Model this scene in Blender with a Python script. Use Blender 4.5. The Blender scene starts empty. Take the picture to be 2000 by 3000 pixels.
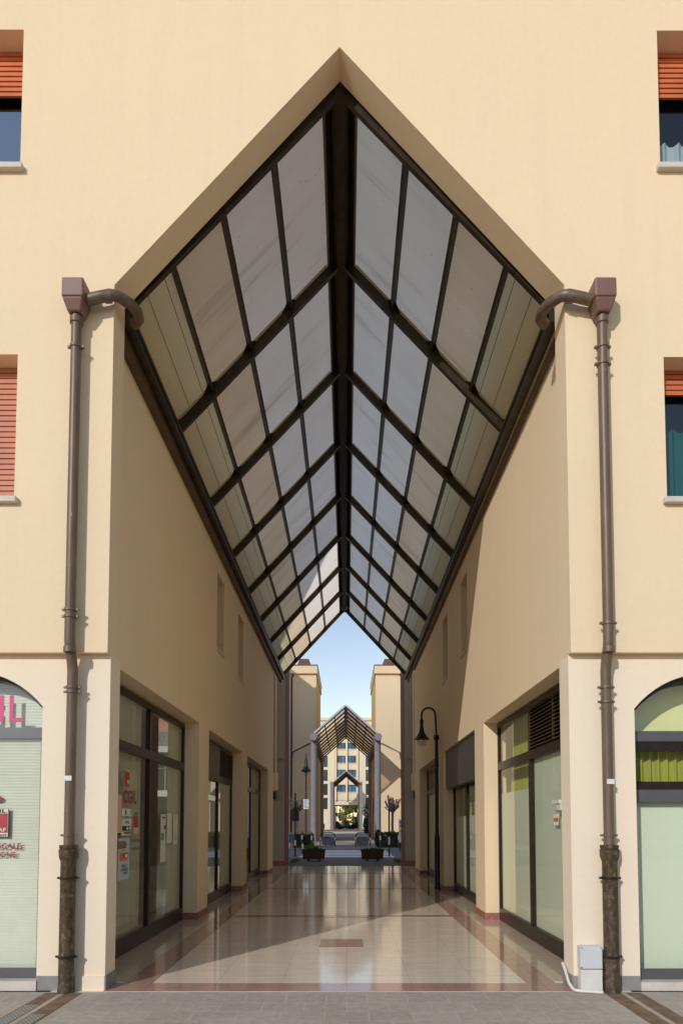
import bpy, bmesh, math, random
from mathutils import Vector, Matrix
random.seed(7)
scene = bpy.context.scene
COL = scene.collection
PI = math.pi

# ------------------------------------------------------------------ camera numbers
F = 2000.0; CX = 1015.0; TH = math.atan(.0532); CY = 2411 - F*math.tan(TH); EYE = 1.48
_c, _s = math.cos(TH), math.sin(TH)
def _ray(px, py):
    a = (px-CX)/F; b = -(py-CY)/F
    return (a, _c-b*_s, _s+b*_c)
def onY(px, py, Y):            # photo measurement -> point on the vertical plane y = Y
    r = _ray(px, py); k = Y/r[1]
    return Vector((r[0]*k, Y, r[2]*k+EYE))

# ------------------------------------------------------------------ mesh builder
class MB:
    def __init__(s): s.v = []; s.f = []
    def face(s, pts):
        n = len(s.v); s.v += [tuple(p) for p in pts]; s.f.append(tuple(range(n, n+len(pts))))
        return s
    def box(s, x0, x1, y0, y1, z0, z1):
        if x0 > x1: x0, x1 = x1, x0
        if y0 > y1: y0, y1 = y1, y0
        if z0 > z1: z0, z1 = z1, z0
        n = len(s.v)
        s.v += [(x0,y0,z0),(x1,y0,z0),(x1,y1,z0),(x0,y1,z0),(x0,y0,z1),(x1,y0,z1),(x1,y1,z1),(x0,y1,z1)]
        s.f += [tuple(n+i for i in q) for q in ((3,2,1,0),(4,5,6,7),(0,1,5,4),(1,2,6,5),(2,3,7,6),(3,0,4,7))]
        return s
    def hexa(s, p):            # 8 corners, bottom 4 then top 4, both counter clockwise seen from above
        n = len(s.v); s.v += [tuple(q) for q in p]
        s.f += [tuple(n+i for i in q) for q in ((3,2,1,0),(4,5,6,7),(0,1,5,4),(1,2,6,5),(2,3,7,6),(3,0,4,7))]
        return s
    def bar(s, a, b, w, h, up=(0,0,1), lift=0.):   # beam from a to b; w across, h along up
        a = Vector(a); b = Vector(b); d = (b-a).normalized(); up = Vector(up)
        r = d.cross(up).normalized(); u = r.cross(d).normalized()
        a = a+u*lift; b = b+u*lift
        q = [(-w/2,-h/2),(w/2,-h/2),(w/2,h/2),(-w/2,h/2)]
        n = len(s.v)
        for o in (a, b): s.v += [tuple(o+r*x+u*y) for x, y in q]
        s.f += [tuple(n+i for i in k) for k in ((0,1,2,3),(7,6,5,4),(0,4,5,1),(1,5,6,2),(2,6,7,3),(3,7,4,0))]
        return s
    def tube(s, pts, r, n=14, cap=True):
        pts = [Vector(p) for p in pts]
        rr = r if isinstance(r, (list, tuple)) else [r]*len(pts)
        base = len(s.v); ref = None
        for i, p in enumerate(pts):
            if i == 0: d = pts[1]-p
            elif i == len(pts)-1: d = p-pts[i-1]
            else: d = (pts[i+1]-p).normalized()+(p-pts[i-1]).normalized()
            d.normalize()
            if ref is None: ref = Vector((1,0,0)) if abs(d.x) < .8 else Vector((0,1,0))
            u = (ref-d*ref.dot(d)).normalized(); ref = u; w = d.cross(u)
            for k in range(n):
                t = 2*PI*k/n; s.v.append(tuple(p+(u*math.cos(t)+w*math.sin(t))*rr[i]))
        for i in range(len(pts)-1):
            for k in range(n):
                a = base+i*n+k; b = base+i*n+(k+1) % n
                s.f.append((a, b, b+n, a+n))
        if cap:
            s.f.append(tuple(base+k for k in range(n))[::-1])
            s.f.append(tuple(base+(len(pts)-1)*n+k for k in range(n)))
        return s
    def lathe(s, c, prof, n=18):         # prof: (radius, z) pairs about the vertical axis through c
        base = len(s.v); c = Vector(c)
        for r, z in prof:
            for k in range(n):
                t = 2*PI*k/n; s.v.append((c.x+r*math.cos(t), c.y+r*math.sin(t), c.z+z))
        for i in range(len(prof)-1):
            for k in range(n):
                a = base+i*n+k; b = base+i*n+(k+1) % n
                s.f.append((a, b, b+n, a+n))
        s.f.append(tuple(base+k for k in range(n))[::-1])
        s.f.append(tuple(base+(len(prof)-1)*n+k for k in range(n)))
        return s
    def prism(s, poly, axis, a, b):      # closed polygon swept along an axis; poly in the two other axes
        def P(q, t):
            return {'x': (t, q[0], q[1]), 'y': (q[0], t, q[1]), 'z': (q[0], q[1], t)}[axis]
        n = len(s.v); m = len(poly)
        s.v += [P(q, a) for q in poly]+[P(q, b) for q in poly]
        s.f.append(tuple(n+i for i in range(m))); s.f.append(tuple(n+m+i for i in range(m))[::-1])
        for i in range(m):
            j = (i+1) % m; s.f.append((n+i, n+m+i, n+m+j, n+j))
        return s
    def mesh(s, name):
        me = bpy.data.meshes.new(name); me.from_pydata(s.v, [], s.f); me.update()
        bm = bmesh.new(); bm.from_mesh(me); bmesh.ops.recalc_face_normals(bm, faces=bm.faces); bm.to_mesh(me); bm.free()
        return me

def link(name, me, mat, parent=None, smooth=False, bevel=0.):
    o = bpy.data.objects.new(name, me); COL.objects.link(o)
    if mat: me.materials.append(mat)
    if smooth:
        for p in me.polygons: p.use_smooth = True
        me.set_sharp_from_angle(angle=math.radians(38)) if hasattr(me, 'set_sharp_from_angle') else None
    if bevel:
        m = o.modifiers.new('bevel', 'BEVEL'); m.width = bevel; m.segments = 2; m.limit_method = 'ANGLE'
    if parent: attach(o, parent)
    return o
def attach(o, parent):
    o.parent = parent
    w = Matrix.Translation(Vector((0,0,0)))
    q = parent
    while q is not None:
        w = Matrix.Translation(q.location) @ w if not q.parent else w
        q = q.parent
    if parent.type == 'EMPTY': o.matrix_parent_inverse = Matrix.Translation(-parent.location)
def part(name, mb, mat, parent, **k): return link(name, mb.mesh(name), mat, parent, **k)
def tag(o, label, cat, group=None, kind=None):
    if label: o['label'] = label
    if cat: o['category'] = cat
    if group: o['group'] = group
    if kind: o['kind'] = kind
    return o
def thing(name, label, cat, loc=(0,0,0), group=None):
    o = bpy.data.objects.new(name, None); COL.objects.link(o); o.location = loc; o.empty_display_size = .2
    return tag(o, label, cat, group)
def solo(name, mb, mat, label, cat, group=None, **k):
    return tag(part(name, mb, mat, None, **k), label, cat, group)
def struct(name, mb, mat, **k):
    o = part(name, mb, mat, None, **k); o['kind'] = 'structure'; return o
def kids(o): return [c for c in bpy.data.objects if c.parent == o]
def copy_tree(o, parent=None):
    c = o.copy(); COL.objects.link(c)
    if parent: c.parent = parent
    for ch in kids(o): copy_tree(ch, c)
    return c

def plate(outer, holes, axis, a, b, name):
    """flat plate with holes: outlines in the two axes other than `axis`, thickness from a to b"""
    cu = bpy.data.curves.new('tmp', 'CURVE'); cu.dimensions = '2D'; cu.fill_mode = 'BOTH'; cu.extrude = abs(b-a)/2
    for loop in [outer]+holes:
        sp = cu.splines.new('POLY'); sp.points.add(len(loop)-1); sp.use_cyclic_u = True
        for p, q in zip(sp.points, loop): p.co = (q[0], q[1], 0, 1)
    ob = bpy.data.objects.new('tmp', cu); COL.objects.link(ob)
    dg = bpy.context.evaluated_depsgraph_get(); dg.update()
    me = bpy.data.meshes.new_from_object(ob.evaluated_get(dg)); me.name = name
    bpy.data.objects.remove(ob); bpy.data.curves.remove(cu)
    m = (a+b)/2
    for v in me.vertices:
        u, w, t = v.co
        v.co = {'y': (u, m+t, w), 'x': (m+t, u, w), 'z': (u, w, m+t)}[axis]
    bm = bmesh.new(); bm.from_mesh(me)
    bmesh.ops.remove_doubles(bm, verts=bm.verts, dist=1e-5); bmesh.ops.recalc_face_normals(bm, faces=bm.faces)
    bm.to_mesh(me); bm.free(); me.materials.clear()
    for p in me.polygons: p.use_smooth = False
    return me

def text_mesh(body, height, pos, right, up, name, mat, parent=None, width=None, bold=.0, align='LEFT', thick=.0006):
    cu = bpy.data.curves.new('tmp', 'FONT'); cu.body = body; cu.size = 1.; cu.offset = bold; cu.align_x = align
    cu.extrude = .001; cu.resolution_u = 3
    ob = bpy.data.objects.new('tmp', cu); COL.objects.link(ob)
    dg = bpy.context.evaluated_depsgraph_get(); dg.update()
    me = bpy.data.meshes.new_from_object(ob.evaluated_get(dg)); me.name = name
    bpy.data.objects.remove(ob); bpy.data.curves.remove(cu)
    xs = [v.co.x for v in me.vertices]; ys = [v.co.y for v in me.vertices]
    x0, x1, y0, y1 = min(xs), max(xs), min(ys), max(ys)
    ky = height/(y1-y0); kx = ky if width is None else width/(x1-x0)
    pos = Vector(pos); right = Vector(right).normalized(); up = Vector(up).normalized(); nn = right.cross(up)
    for v in me.vertices:
        v.co = pos+right*((v.co.x-x0)*kx)+up*((v.co.y-y0)*ky)+nn*(thick if v.co.z > 0 else 0)
    me.materials.clear()
    return link(name, me, mat, parent)

# ------------------------------------------------------------------ materials
def mat(name):
    m = bpy.data.materials.new(name); m.use_nodes = True; nt = m.node_tree
    b = nt.nodes['Principled BSDF']
    return m, nt, b
def N(nt, t, **k):
    n = nt.nodes.new(t)
    for a, v in k.items():
        if a in n.inputs.keys() if isinstance(a, str) else False: n.inputs[a].default_value = v
        else: setattr(n, a, v)
    return n
def coords(nt, scale=(1,1,1), rot=(0,0,0)):
    tc = nt.nodes.new('ShaderNodeTexCoord'); mp = nt.nodes.new('ShaderNodeMapping')
    mp.inputs['Scale'].default_value = scale; mp.inputs['Rotation'].default_value = rot
    nt.links.new(tc.outputs['Object'], mp.inputs['Vector']); return mp.outputs['Vector']
def noise(nt, vec, scale, detail=4, rough=.55):
    n = nt.nodes.new('ShaderNodeTexNoise'); n.inputs['Scale'].default_value = scale
    n.inputs['Detail'].default_value = detail; n.inputs['Roughness'].default_value = rough
    nt.links.new(vec, n.inputs['Vector']); return n.outputs['Fac']
def ramp(nt, fac, stops):
    r = nt.nodes.new('ShaderNodeValToRGB'); e = r.color_ramp.elements
    while len(e) < len(stops): e.new(.5)
    for x, (p, c) in zip(e, stops): x.position = p; x.color = (*c, 1)
    nt.links.new(fac, r.inputs['Fac']); return r.outputs['Color']
def mix(nt, fac, a, b, mode='MIX'):
    m = nt.nodes.new('ShaderNodeMix'); m.data_type = 'RGBA'; m.blend_type = mode
    for sock, v in ((m.inputs[0], fac), (m.inputs[6], a), (m.inputs[7], b)):
        if isinstance(v, bpy.types.NodeSocket): nt.links.new(v, sock)
        else: sock.default_value = v if not isinstance(v, tuple) else (*v, 1)[:4]
    return m.outputs[2]
def bump(nt, b, h, strength=.2, dist=.01):
    n = nt.nodes.new('ShaderNodeBump'); n.inputs['Strength'].default_value = strength; n.inputs['Distance'].default_value = dist
    nt.links.new(h, n.inputs['Height']); nt.links.new(n.outputs['Normal'], b.inputs['Normal'])
def sc(c, k): return tuple(min(1, x*k) for x in c)

def simple(name, col, rough=.6, metal=0., var=.12, scale=6., bmp=0., spec=.5):
    m, nt, b = mat(name); v = coords(nt)
    nt.links.new(ramp(nt, noise(nt, v, scale), [(.3, sc(col, 1-var)), (.7, sc(col, 1+var))]), b.inputs['Base Color'])
    b.inputs['Roughness'].default_value = rough; b.inputs['Metallic'].default_value = metal
    b.inputs['Specular IOR Level'].default_value = spec
    if bmp: bump(nt, b, noise(nt, v, scale*12, 3), bmp, .004)
    return m
def plaster(name, col, fine=.35):
    m, nt, b = mat(name); v = coords(nt)
    big = noise(nt, v, .9, 5, .6); st = noise(nt, coords(nt, (3.2, 3.2, .18)), 1.6, 4, .6); sp = noise(nt, v, 22, 3, .7)
    c = ramp(nt, big, [(.3, sc(col, .965)), (.7, sc(col, 1.025))])
    c = mix(nt, .5, c, ramp(nt, st, [(.30, sc(col, .93)), (.5, col), (.8, sc(col, 1.02))]))
    c = mix(nt, .35, c, ramp(nt, sp, [(.3, sc(col, .93)), (.7, sc(col, 1.05))]))
    nt.links.new(c, b.inputs['Base Color']); b.inputs['Roughness'].default_value = .88
    b.inputs['Specular IOR Level'].default_value = .2
    bump(nt, b, noise(nt, v, 170, 4, .7), fine, .004)
    return m
M = {}
M['plaster'] = plaster('plaster_cream', (.85, .665, .44))
M['plaster_low'] = plaster('plaster_pale', (.89, .735, .56))
M['plaster_far'] = plaster('plaster_far', (.80, .64, .43))
M['plaster_end'] = plaster('plaster_end', (.78, .66, .48))
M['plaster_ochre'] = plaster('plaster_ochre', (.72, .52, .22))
M['room'] = simple('room_wall', (.62, .60, .46), .9)
M['bronze'] = simple('bronze_frame', (.035, .024, .018), .34, .55, .25, 9)
M['roofsteel'] = simple('roof_steel', (.042, .028, .015), .42, .5, .35, 7)
M['brown_trim'] = simple('brown_trim', (.10, .062, .028), .45, .3, .2, 5)
M['cream_trim'] = simple('cream_trim', (.48, .36, .18), .5, 0, .1, 4)
M['grey_bar'] = simple('grey_aluminium', (.125, .12, .125), .42, .35, .08, 3)
M['grey_panel'] = simple('dark_grey_panel', (.085, .075, .07), .45, .2, .12, 2)
M['shutter'] = simple('orange_shutter', (.58, .155, .055), .55, 0, .14, 3)
M['shutter_pink'] = simple('faded_shutter', (.56, .205, .115), .55, 0, .12, 2)
M['sill'] = simple('stone_sill', (.62, .55, .47), .7, 0, .08, 7, .1)
M['plinth'] = simple('grey_plinth', (.27, .245, .235), .8, 0, .12, 12, .15)
M['redstone'] = simple('red_skirting', (.34, .13, .095), .5, 0, .22, 18)
M['pipe'] = simple('brown_pipe', (.150, .100, .066), .42, .25, .1, 8)
def wornpipe():
    m, nt, b = mat('worn_brown_pipe'); v = coords(nt); col = (.150, .100, .066)
    c = ramp(nt, noise(nt, coords(nt, (6, 6, 1.2)), 2.5, 5, .65), [(.3, sc(col, .80)), (.7, sc(col, 1.18))])
    fl = ramp(nt, noise(nt, coords(nt, (14, 14, 5)), 2.2, 4, .6), [(.70, (0, 0, 0)), (.735, (1, 1, 1))])
    c = mix(nt, fl, c, (.42, .36, .30))
    nt.links.new(c, b.inputs['Base Color']); b.inputs['Roughness'].default_value = .45; b.inputs['Metallic'].default_value = .15
    bump(nt, b, noise(nt, v, 9, 3), .12, .01); return m
M['pipe'] = wornpipe()
M['hopper'] = simple('brown_plastic', (.205, .105, .082), .5, 0, .06, 5)
M['white'] = simple('white_sticker', (.72, .72, .72), .6, 0, .04)
M['whiteplastic'] = simple('white_plastic', (.72, .68, .62), .5, 0, .08, 8)
M['box_top'] = simple('cabinet_grey', (.62, .62, .63), .5, 0, .04, 4)
M['box_low'] = simple('cabinet_beige', (.70, .66, .60), .55, 0, .05, 5)
M['black'] = simple('black_iron', (.014, .011, .010), .42, .4, .2, 10)
M['greenpost'] = simple('green_iron', (.03, .06, .045), .5, .2, .2, 10)
M['concrete'] = simple('grey_concrete', (.23, .215, .23), .8, 0, .1, 3, .12)
M['greystone'] = simple('grey_planter', (.20, .185, .18), .9, 0, .25, 9, .3)
M['wood'] = simple('dark_wood', (.085, .045, .024), .75, 0, .3, 14, .3)
M['soil'] = simple('soil', (.05, .035, .022), .95, 0, .3, 20, .4)
M['magenta'] = simple('magenta_vinyl', (.62, .055, .19), .5, 0, .03)
M['red'] = simple('red_print', (.42, .03, .03), .5, 0, .05)
M['maroon'] = simple('maroon_print', (.25, .03, .04), .5, 0, .05)
M['ink'] = simple('black_print', (.018, .016, .014), .5, 0, .05)
M['paper'] = simple('paper', (.66, .66, .52), .7, 0, .04)
M['pinkpaper'] = simple('pink_paper', (.70, .38, .30), .7, 0, .05)
M['bluepaper'] = simple('blue_paper', (.42, .52, .55), .7, 0, .05)
M['orange'] = simple('orange_print', (.72, .14, .03), .5, 0, .05)
M['bluegrey'] = simple('blue_print', (.08, .13, .18), .5, 0, .05)
M['greenprint'] = simple('green_print', (.12, .26, .10), .5, 0, .05)
M['yellow'] = simple('yellow_print', (.55, .42, .03), .5, 0, .05)
M['bark'] = simple('bark', (.11, .085, .07), .9, 0, .3, 14, .5)
M['pale_bark'] = simple('pale_bark', (.21, .17, .13), .9, 0, .25, 14, .5)
M['roof_tile'] = simple('brown_roof', (.14, .075, .05), .7, 0, .25, 5)
M['niche'] = plaster('niche_shade', (.56, .44, .31))  # darker plaster tone standing in for the shade inside the niches
M['pinkwall'] = plaster('pink_render', (.66, .32, .25))
M['whiteband'] = plaster('white_band', (.82, .76, .64))
M['darkglass'] = simple('dark_facade_glass', (.03, .05, .055), .08, 0, .3, .7)
M['road_paint'] = simple('road_paint', (.80, .78, .80), .7, 0, .12, 6)
M['tyre'] = simple('tyre', (.02, .02, .02), .8)
M['car_dark'] = simple('car_paint_dark', (.018, .014, .035), .22, .3, .05)
M['car_blue'] = simple('car_paint_blue', (.02, .035, .085), .22, .3, .05)
M['car_white'] = simple('car_paint_white', (.68, .68, .72), .25, 0, .03)
M['lamp_red'] = simple('car_tail_lamp', (.35, .01, .01), .3, 0, .05)
M['steel'] = simple('galvanised_steel', (.45, .46, .47), .4, .6, .08, 6)
M['bin'] = simple('teal_bin', (.10, .125, .14), .6, 0, .2, 6)
M['ceramic'] = simple('grey_pot', (.19, .2, .23), .7, 0, .15, 6)
M['render_grey'] = plaster('grey_render', (.44, .38, .32))

def leafmat(name, c0, c1):
    m, nt, b = mat(name); v = coords(nt)
    nt.links.new(ramp(nt, noise(nt, v, 3.5, 3), [(.35, c0), (.65, c1)]), b.inputs['Base Color'])
    b.inputs['Roughness'].default_value = .6
    tr = nt.nodes.new('ShaderNodeBsdfTranslucent'); tr.inputs['Color'].default_value = (*sc(c1, 1.4), 1)
    mx = nt.nodes.new('ShaderNodeMixShader'); mx.inputs[0].default_value = .3
    out = nt.nodes['Material Output']
    nt.links.new(b.outputs[0], mx.inputs[1]); nt.links.new(tr.outputs[0], mx.inputs[2]); nt.links.new(mx.outputs[0], out.inputs[0])
    return m
M['leaf'] = leafmat('hedge_leaf', (.028, .05, .012), (.075, .11, .02))
M['leaf_dark'] = leafmat('dark_leaf', (.018, .034, .012), (.045, .07, .018))
M['leaf_lime'] = leafmat('tree_leaf', (.12, .14, .02), (.27, .27, .05))
M['leaf_red'] = leafmat('reddish_leaf', (.09, .045, .02), (.13, .09, .03))
M['grass'] = leafmat('grass_blade', (.05, .08, .012), (.12, .17, .02))

def glassmat(name, tint, lo, ior=1.5, rough=.01, dirt=.0, boost=1.):
    m, nt, b = mat(name); nt.nodes.remove(b); out = nt.nodes['Material Output']
    t = nt.nodes.new('ShaderNodeBsdfTransparent'); t.inputs[0].default_value = (*tint, 1)
    g = nt.nodes.new('ShaderNodeBsdfGlossy'); g.inputs['Roughness'].default_value = rough; g.inputs[0].default_value = (.95, .97, .96, 1)
    r0 = ((ior-1)/(ior+1))**2
    ge = nt.nodes.new('ShaderNodeNewGeometry'); dp = nt.nodes.new('ShaderNodeVectorMath'); dp.operation = 'DOT_PRODUCT'
    nt.links.new(ge.outputs['Normal'], dp.inputs[0]); nt.links.new(ge.outputs['Incoming'], dp.inputs[1])
    def mth(op, a, b_=None, c_=None):
        n = nt.nodes.new('ShaderNodeMath'); n.operation = op; n.use_clamp = op == 'MULTIPLY_ADD'
        for i, v in enumerate((a, b_, c_)):
            if v is None: continue
            if isinstance(v, (int, float)): n.inputs[i].default_value = v
            else: nt.links.new(v, n.inputs[i])
        return n.outputs[0]
    co_ = mth('ABSOLUTE', dp.outputs['Value'])
    sch = mth('POWER', mth('SUBTRACT', 1., co_), 5.)
    ma_ = mth('MULTIPLY_ADD', sch, (1-r0)*boost, r0*boost+lo)
    fac = mth('MULTIPLY', ma_, mth('SUBTRACT', 1., ge.outputs['Backfacing']))
    ma = type('o', (), {'outputs': [fac]})
    mx = nt.nodes.new('ShaderNodeMixShader'); nt.links.new(ma.outputs[0], mx.inputs[0])
    nt.links.new(t.outputs[0], mx.inputs[1]); nt.links.new(g.outputs[0], mx.inputs[2]); nt.links.new(mx.outputs[0], out.inputs[0])
    return m
M['glass'] = glassmat('shop_glass', (.97, .985, .95), .02, 1.6, .004, boost=1.5)
M['glass_right'] = glassmat('film_glass', (.985, .995, .98), .01, 1.5, .01)
M['glass_sky'] = glassmat('window_glass', (.86, .90, .92), .38, 1.6, .02)
M['glass_dim'] = glassmat('dim_window_glass', (.90, .94, .96), .05, 1.5, .02)
M['lamp_glass'] = glassmat('lamp_glass', (.85, .83, .78), .08, 1.5, .05)
M['film'] = simple('pale_green_film', (.72, .76, .58), .55, 0, .02, 1)
M['film_yellow'] = simple('yellow_green_film', (.78, .76, .36), .6, 0, .03, 1)
M['blue_pane'] = simple('blue_window_pane', (.05, .13, .22), .06, 0, .5, .35)

def fabric(name, col, pleat=0., axis=0):
    m, nt, b = mat(name); v = coords(nt)
    c = ramp(nt, noise(nt, coords(nt, (40, 40, .6)), 1, 3), [(.3, sc(col, .86)), (.7, sc(col, 1.1))])
    nt.links.new(c, b.inputs['Base Color']); b.inputs['Roughness'].default_value = .85
    tr = nt.nodes.new('ShaderNodeBsdfTranslucent'); nt.links.new(c, tr.inputs[0])
    mx = nt.nodes.new('ShaderNodeMixShader'); mx.inputs[0].default_value = .35
    nt.links.new(b.outputs[0], mx.inputs[1]); nt.links.new(tr.outputs[0], mx.inputs[2])
    nt.links.new(mx.outputs[0], nt.nodes['Material Output'].inputs[0])
    return m
M['curtain_lime'] = fabric('lime_curtain', (.55, .56, .10))
M['curtain_white'] = fabric('white_curtain', (.86, .88, .84))
M['curtain_teal'] = fabric('teal_curtain', (.0, .17, .135))
M['blind_v'] = fabric('vertical_blind', (.80, .79, .60))
M['blind_h'] = simple('venetian_slat', (.84, .82, .74), .5, 0, .03)

def panelmat(name, c0, c1, trans, spots=True):
    """cloudy plastic sheet: lets daylight through, dirt runs down the slope"""
    m, nt, b = mat(name)
    tc = nt.nodes.new('ShaderNodeTexCoord'); v = tc.outputs['Object']
    # streaks run down the slope (x,z), vary along y
    st = noise(nt, coords(nt, (.25, 2.6, .25)), 1.5, 5, .62)
    cl = noise(nt, coords(nt, (.8, .5, .8)), 1.1, 3, .5)
    c = ramp(nt, st, [(.28, sc(c0, .62)), (.42, c0), (.75, c1)])
    c = mix(nt, .35, c, ramp(nt, cl, [(.3, sc(c0, .8)), (.7, c1)]))
    if spots:
        vo = nt.nodes.new('ShaderNodeTexVoronoi'); vo.inputs['Scale'].default_value = 5.; nt.links.new(coords(nt, (1, 2.2, 1)), vo.inputs['Vector'])
        sp = ramp(nt, vo.outputs['Distance'], [(.035, (.45, .36, .27)), (.07, (1, 1, 1))])
        c = mix(nt, 1., c, sp, 'MULTIPLY')
    nt.links.new(c, b.inputs['Base Color']); b.inputs['Roughness'].default_value = .35
    tr = nt.nodes.new('ShaderNodeBsdfTranslucent'); nt.links.new(c, tr.inputs[0])
    mx = nt.nodes.new('ShaderNodeMixShader'); mx.inputs[0].default_value = trans
    nt.links.new(b.outputs[0], mx.inputs[1]); nt.links.new(tr.outputs[0], mx.inputs[2])
    nt.links.new(mx.outputs[0], nt.nodes['Material Output'].inputs[0])
    return m
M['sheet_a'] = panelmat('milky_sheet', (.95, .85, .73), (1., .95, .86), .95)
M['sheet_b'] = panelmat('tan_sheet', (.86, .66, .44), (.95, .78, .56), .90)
def cladding():
    m, nt, b = mat('cream_cladding'); v = coords(nt)
    col = (.74, .66, .41)
    sx = nt.nodes.new('ShaderNodeSeparateXYZ'); nt.links.new(v, sx.inputs[0])
    def mth(op, a, b_):
        n = nt.nodes.new('ShaderNodeMath'); n.operation = op; nt.links.new(a, n.inputs[0])
        if b_ is not None: n.inputs[1].default_value = b_
        return n.outputs[0]
    d = mth('ABSOLUTE', mth('SUBTRACT', sx.outputs[0], -.068), None)
    fr = mth('FRACT', mth('MULTIPLY', mth('SUBTRACT', d, 2.06*.775), 1/(2.06*.245/3)), None)
    seam = mth('LESS_THAN', fr, .035)
    c = ramp(nt, noise(nt, coords(nt, (1.5, .5, 1.5)), 2, 4), [(.3, sc(col, .9)), (.7, sc(col, 1.07))])
    c = mix(nt, seam, c, (.10, .085, .045))
    nt.links.new(c, b.inputs['Base Color'])
    b.inputs['Roughness'].default_value = .5
    tr = nt.nodes.new('ShaderNodeBsdfTranslucent'); nt.links.new(mix(nt, seam, (.88, .78, .5), (.15, .12, .06)), tr.inputs[0])
    mx = nt.nodes.new('ShaderNodeMixShader'); mx.inputs[0].default_value = .6
    nt.links.new(b.outputs[0], mx.inputs[1]); nt.links.new(tr.outputs[0], mx.inputs[2]); nt.links.new(mx.outputs[0], nt.nodes['Material Output'].inputs[0])
    return m
M['cladding'] = cladding()
def clearsheet():
    m, nt, b = mat('tinted_sheet'); nt.nodes.remove(b)
    t = nt.nodes.new('ShaderNodeBsdfTransparent'); t.inputs[0].default_value = (.95, .84, .66, 1)
    tr = nt.nodes.new('ShaderNodeBsdfTranslucent'); tr.inputs[0].default_value = (.9, .74, .5, 1)
    mx = nt.nodes.new('ShaderNodeMixShader'); mx.inputs[0].default_value = .5
    nt.links.new(t.outputs[0], mx.inputs[1]); nt.links.new(tr.outputs[0], mx.inputs[2]); nt.links.new(mx.outputs[0], nt.nodes['Material Output'].inputs[0])
    return m
M['clear_sheet'] = clearsheet()

def bricks(name, c1, c2, mortar, bw, bh, ms, vec=None, rough=.8, off=.5, bmp=.3, spec=.3, mottle=.25):
    m, nt, b = mat(name); v = vec(nt) if vec else coords(nt)
    t = nt.nodes.new('ShaderNodeTexBrick'); t.offset = off
    t.inputs['Scale'].default_value = 1.; t.inputs['Brick Width'].default_value = bw; t.inputs['Row Height'].default_value = bh
    t.inputs['Mortar Size'].default_value = ms; t.inputs['Mortar Smooth'].default_value = .2; t.inputs['Bias'].default_value = 0
    t.inputs['Color1'].default_value = (*c1, 1); t.inputs['Color2'].default_value = (*c2, 1); t.inputs['Mortar'].default_value = (*mortar, 1)
    nt.links.new(v, t.inputs['Vector'])
    n = noise(nt, coords(nt), 14, 4, .65)
    c = mix(nt, mottle, t.outputs['Color'], ramp(nt, n, [(.3, sc(c1, .6)), (.7, sc(c2, 1.35))]))
    big = noise(nt, coords(nt), .8, 4, .6)
    c = mix(nt, 1., c, ramp(nt, big, [(.3, (.86, .85, .84)), (.65, (1, 1, 1))]), 'MULTIPLY')
    nt.links.new(c, b.inputs['Base Color']); b.inputs['Roughness'].default_value = rough; b.inputs['Specular IOR Level'].default_value = spec
    inv = nt.nodes.new('ShaderNodeMath'); inv.operation = 'SUBTRACT'; inv.inputs[0].default_value = 1.; nt.links.new(t.outputs['Fac'], inv.inputs[1])
    if bmp: bump(nt, b, inv.outputs[0], bmp, .004)
    return m
M['paving'] = bricks('grey_slabs', (.43, .37, .305), (.50, .435, .36), (.58, .515, .43), .34, .26, .006, mottle=.3)
M['pavers'] = bricks('brown_pavers', (.15, .12, .115), (.19, .155, .145), (.10, .085, .08), .22, .11, .012, mottle=.35)
M['pavers_far'] = bricks('pink_pavers', (.29, .235, .22), (.34, .275, .255), (.22, .185, .17), .4, .2, .012, mottle=.3)
def vec_yz(nt):
    tc = nt.nodes.new('ShaderNodeTexCoord'); s = nt.nodes.new('ShaderNodeSeparateXYZ'); c = nt.nodes.new('ShaderNodeCombineXYZ')
    ad = nt.nodes.new('ShaderNodeMath'); ad.operation = 'ADD'
    nt.links.new(tc.outputs['Object'], s.inputs[0]); nt.links.new(s.outputs[0], ad.inputs[0]); nt.links.new(s.outputs[1], ad.inputs[1])
    nt.links.new(ad.outputs[0], c.inputs[0]); nt.links.new(s.outputs[2], c.inputs[1]); return c.outputs[0]
M['brick'] = bricks('red_brick', (.20, .055, .03), (.26, .08, .045), (.30, .22, .17), .25, .075, .012, vec_yz, .85)
M['hatch'] = bricks('grey_hatch', (.25, .27, .27), (.34, .36, .35), (.12, .13, .13), .3, .3, .05, vec_yz, .7)
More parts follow.
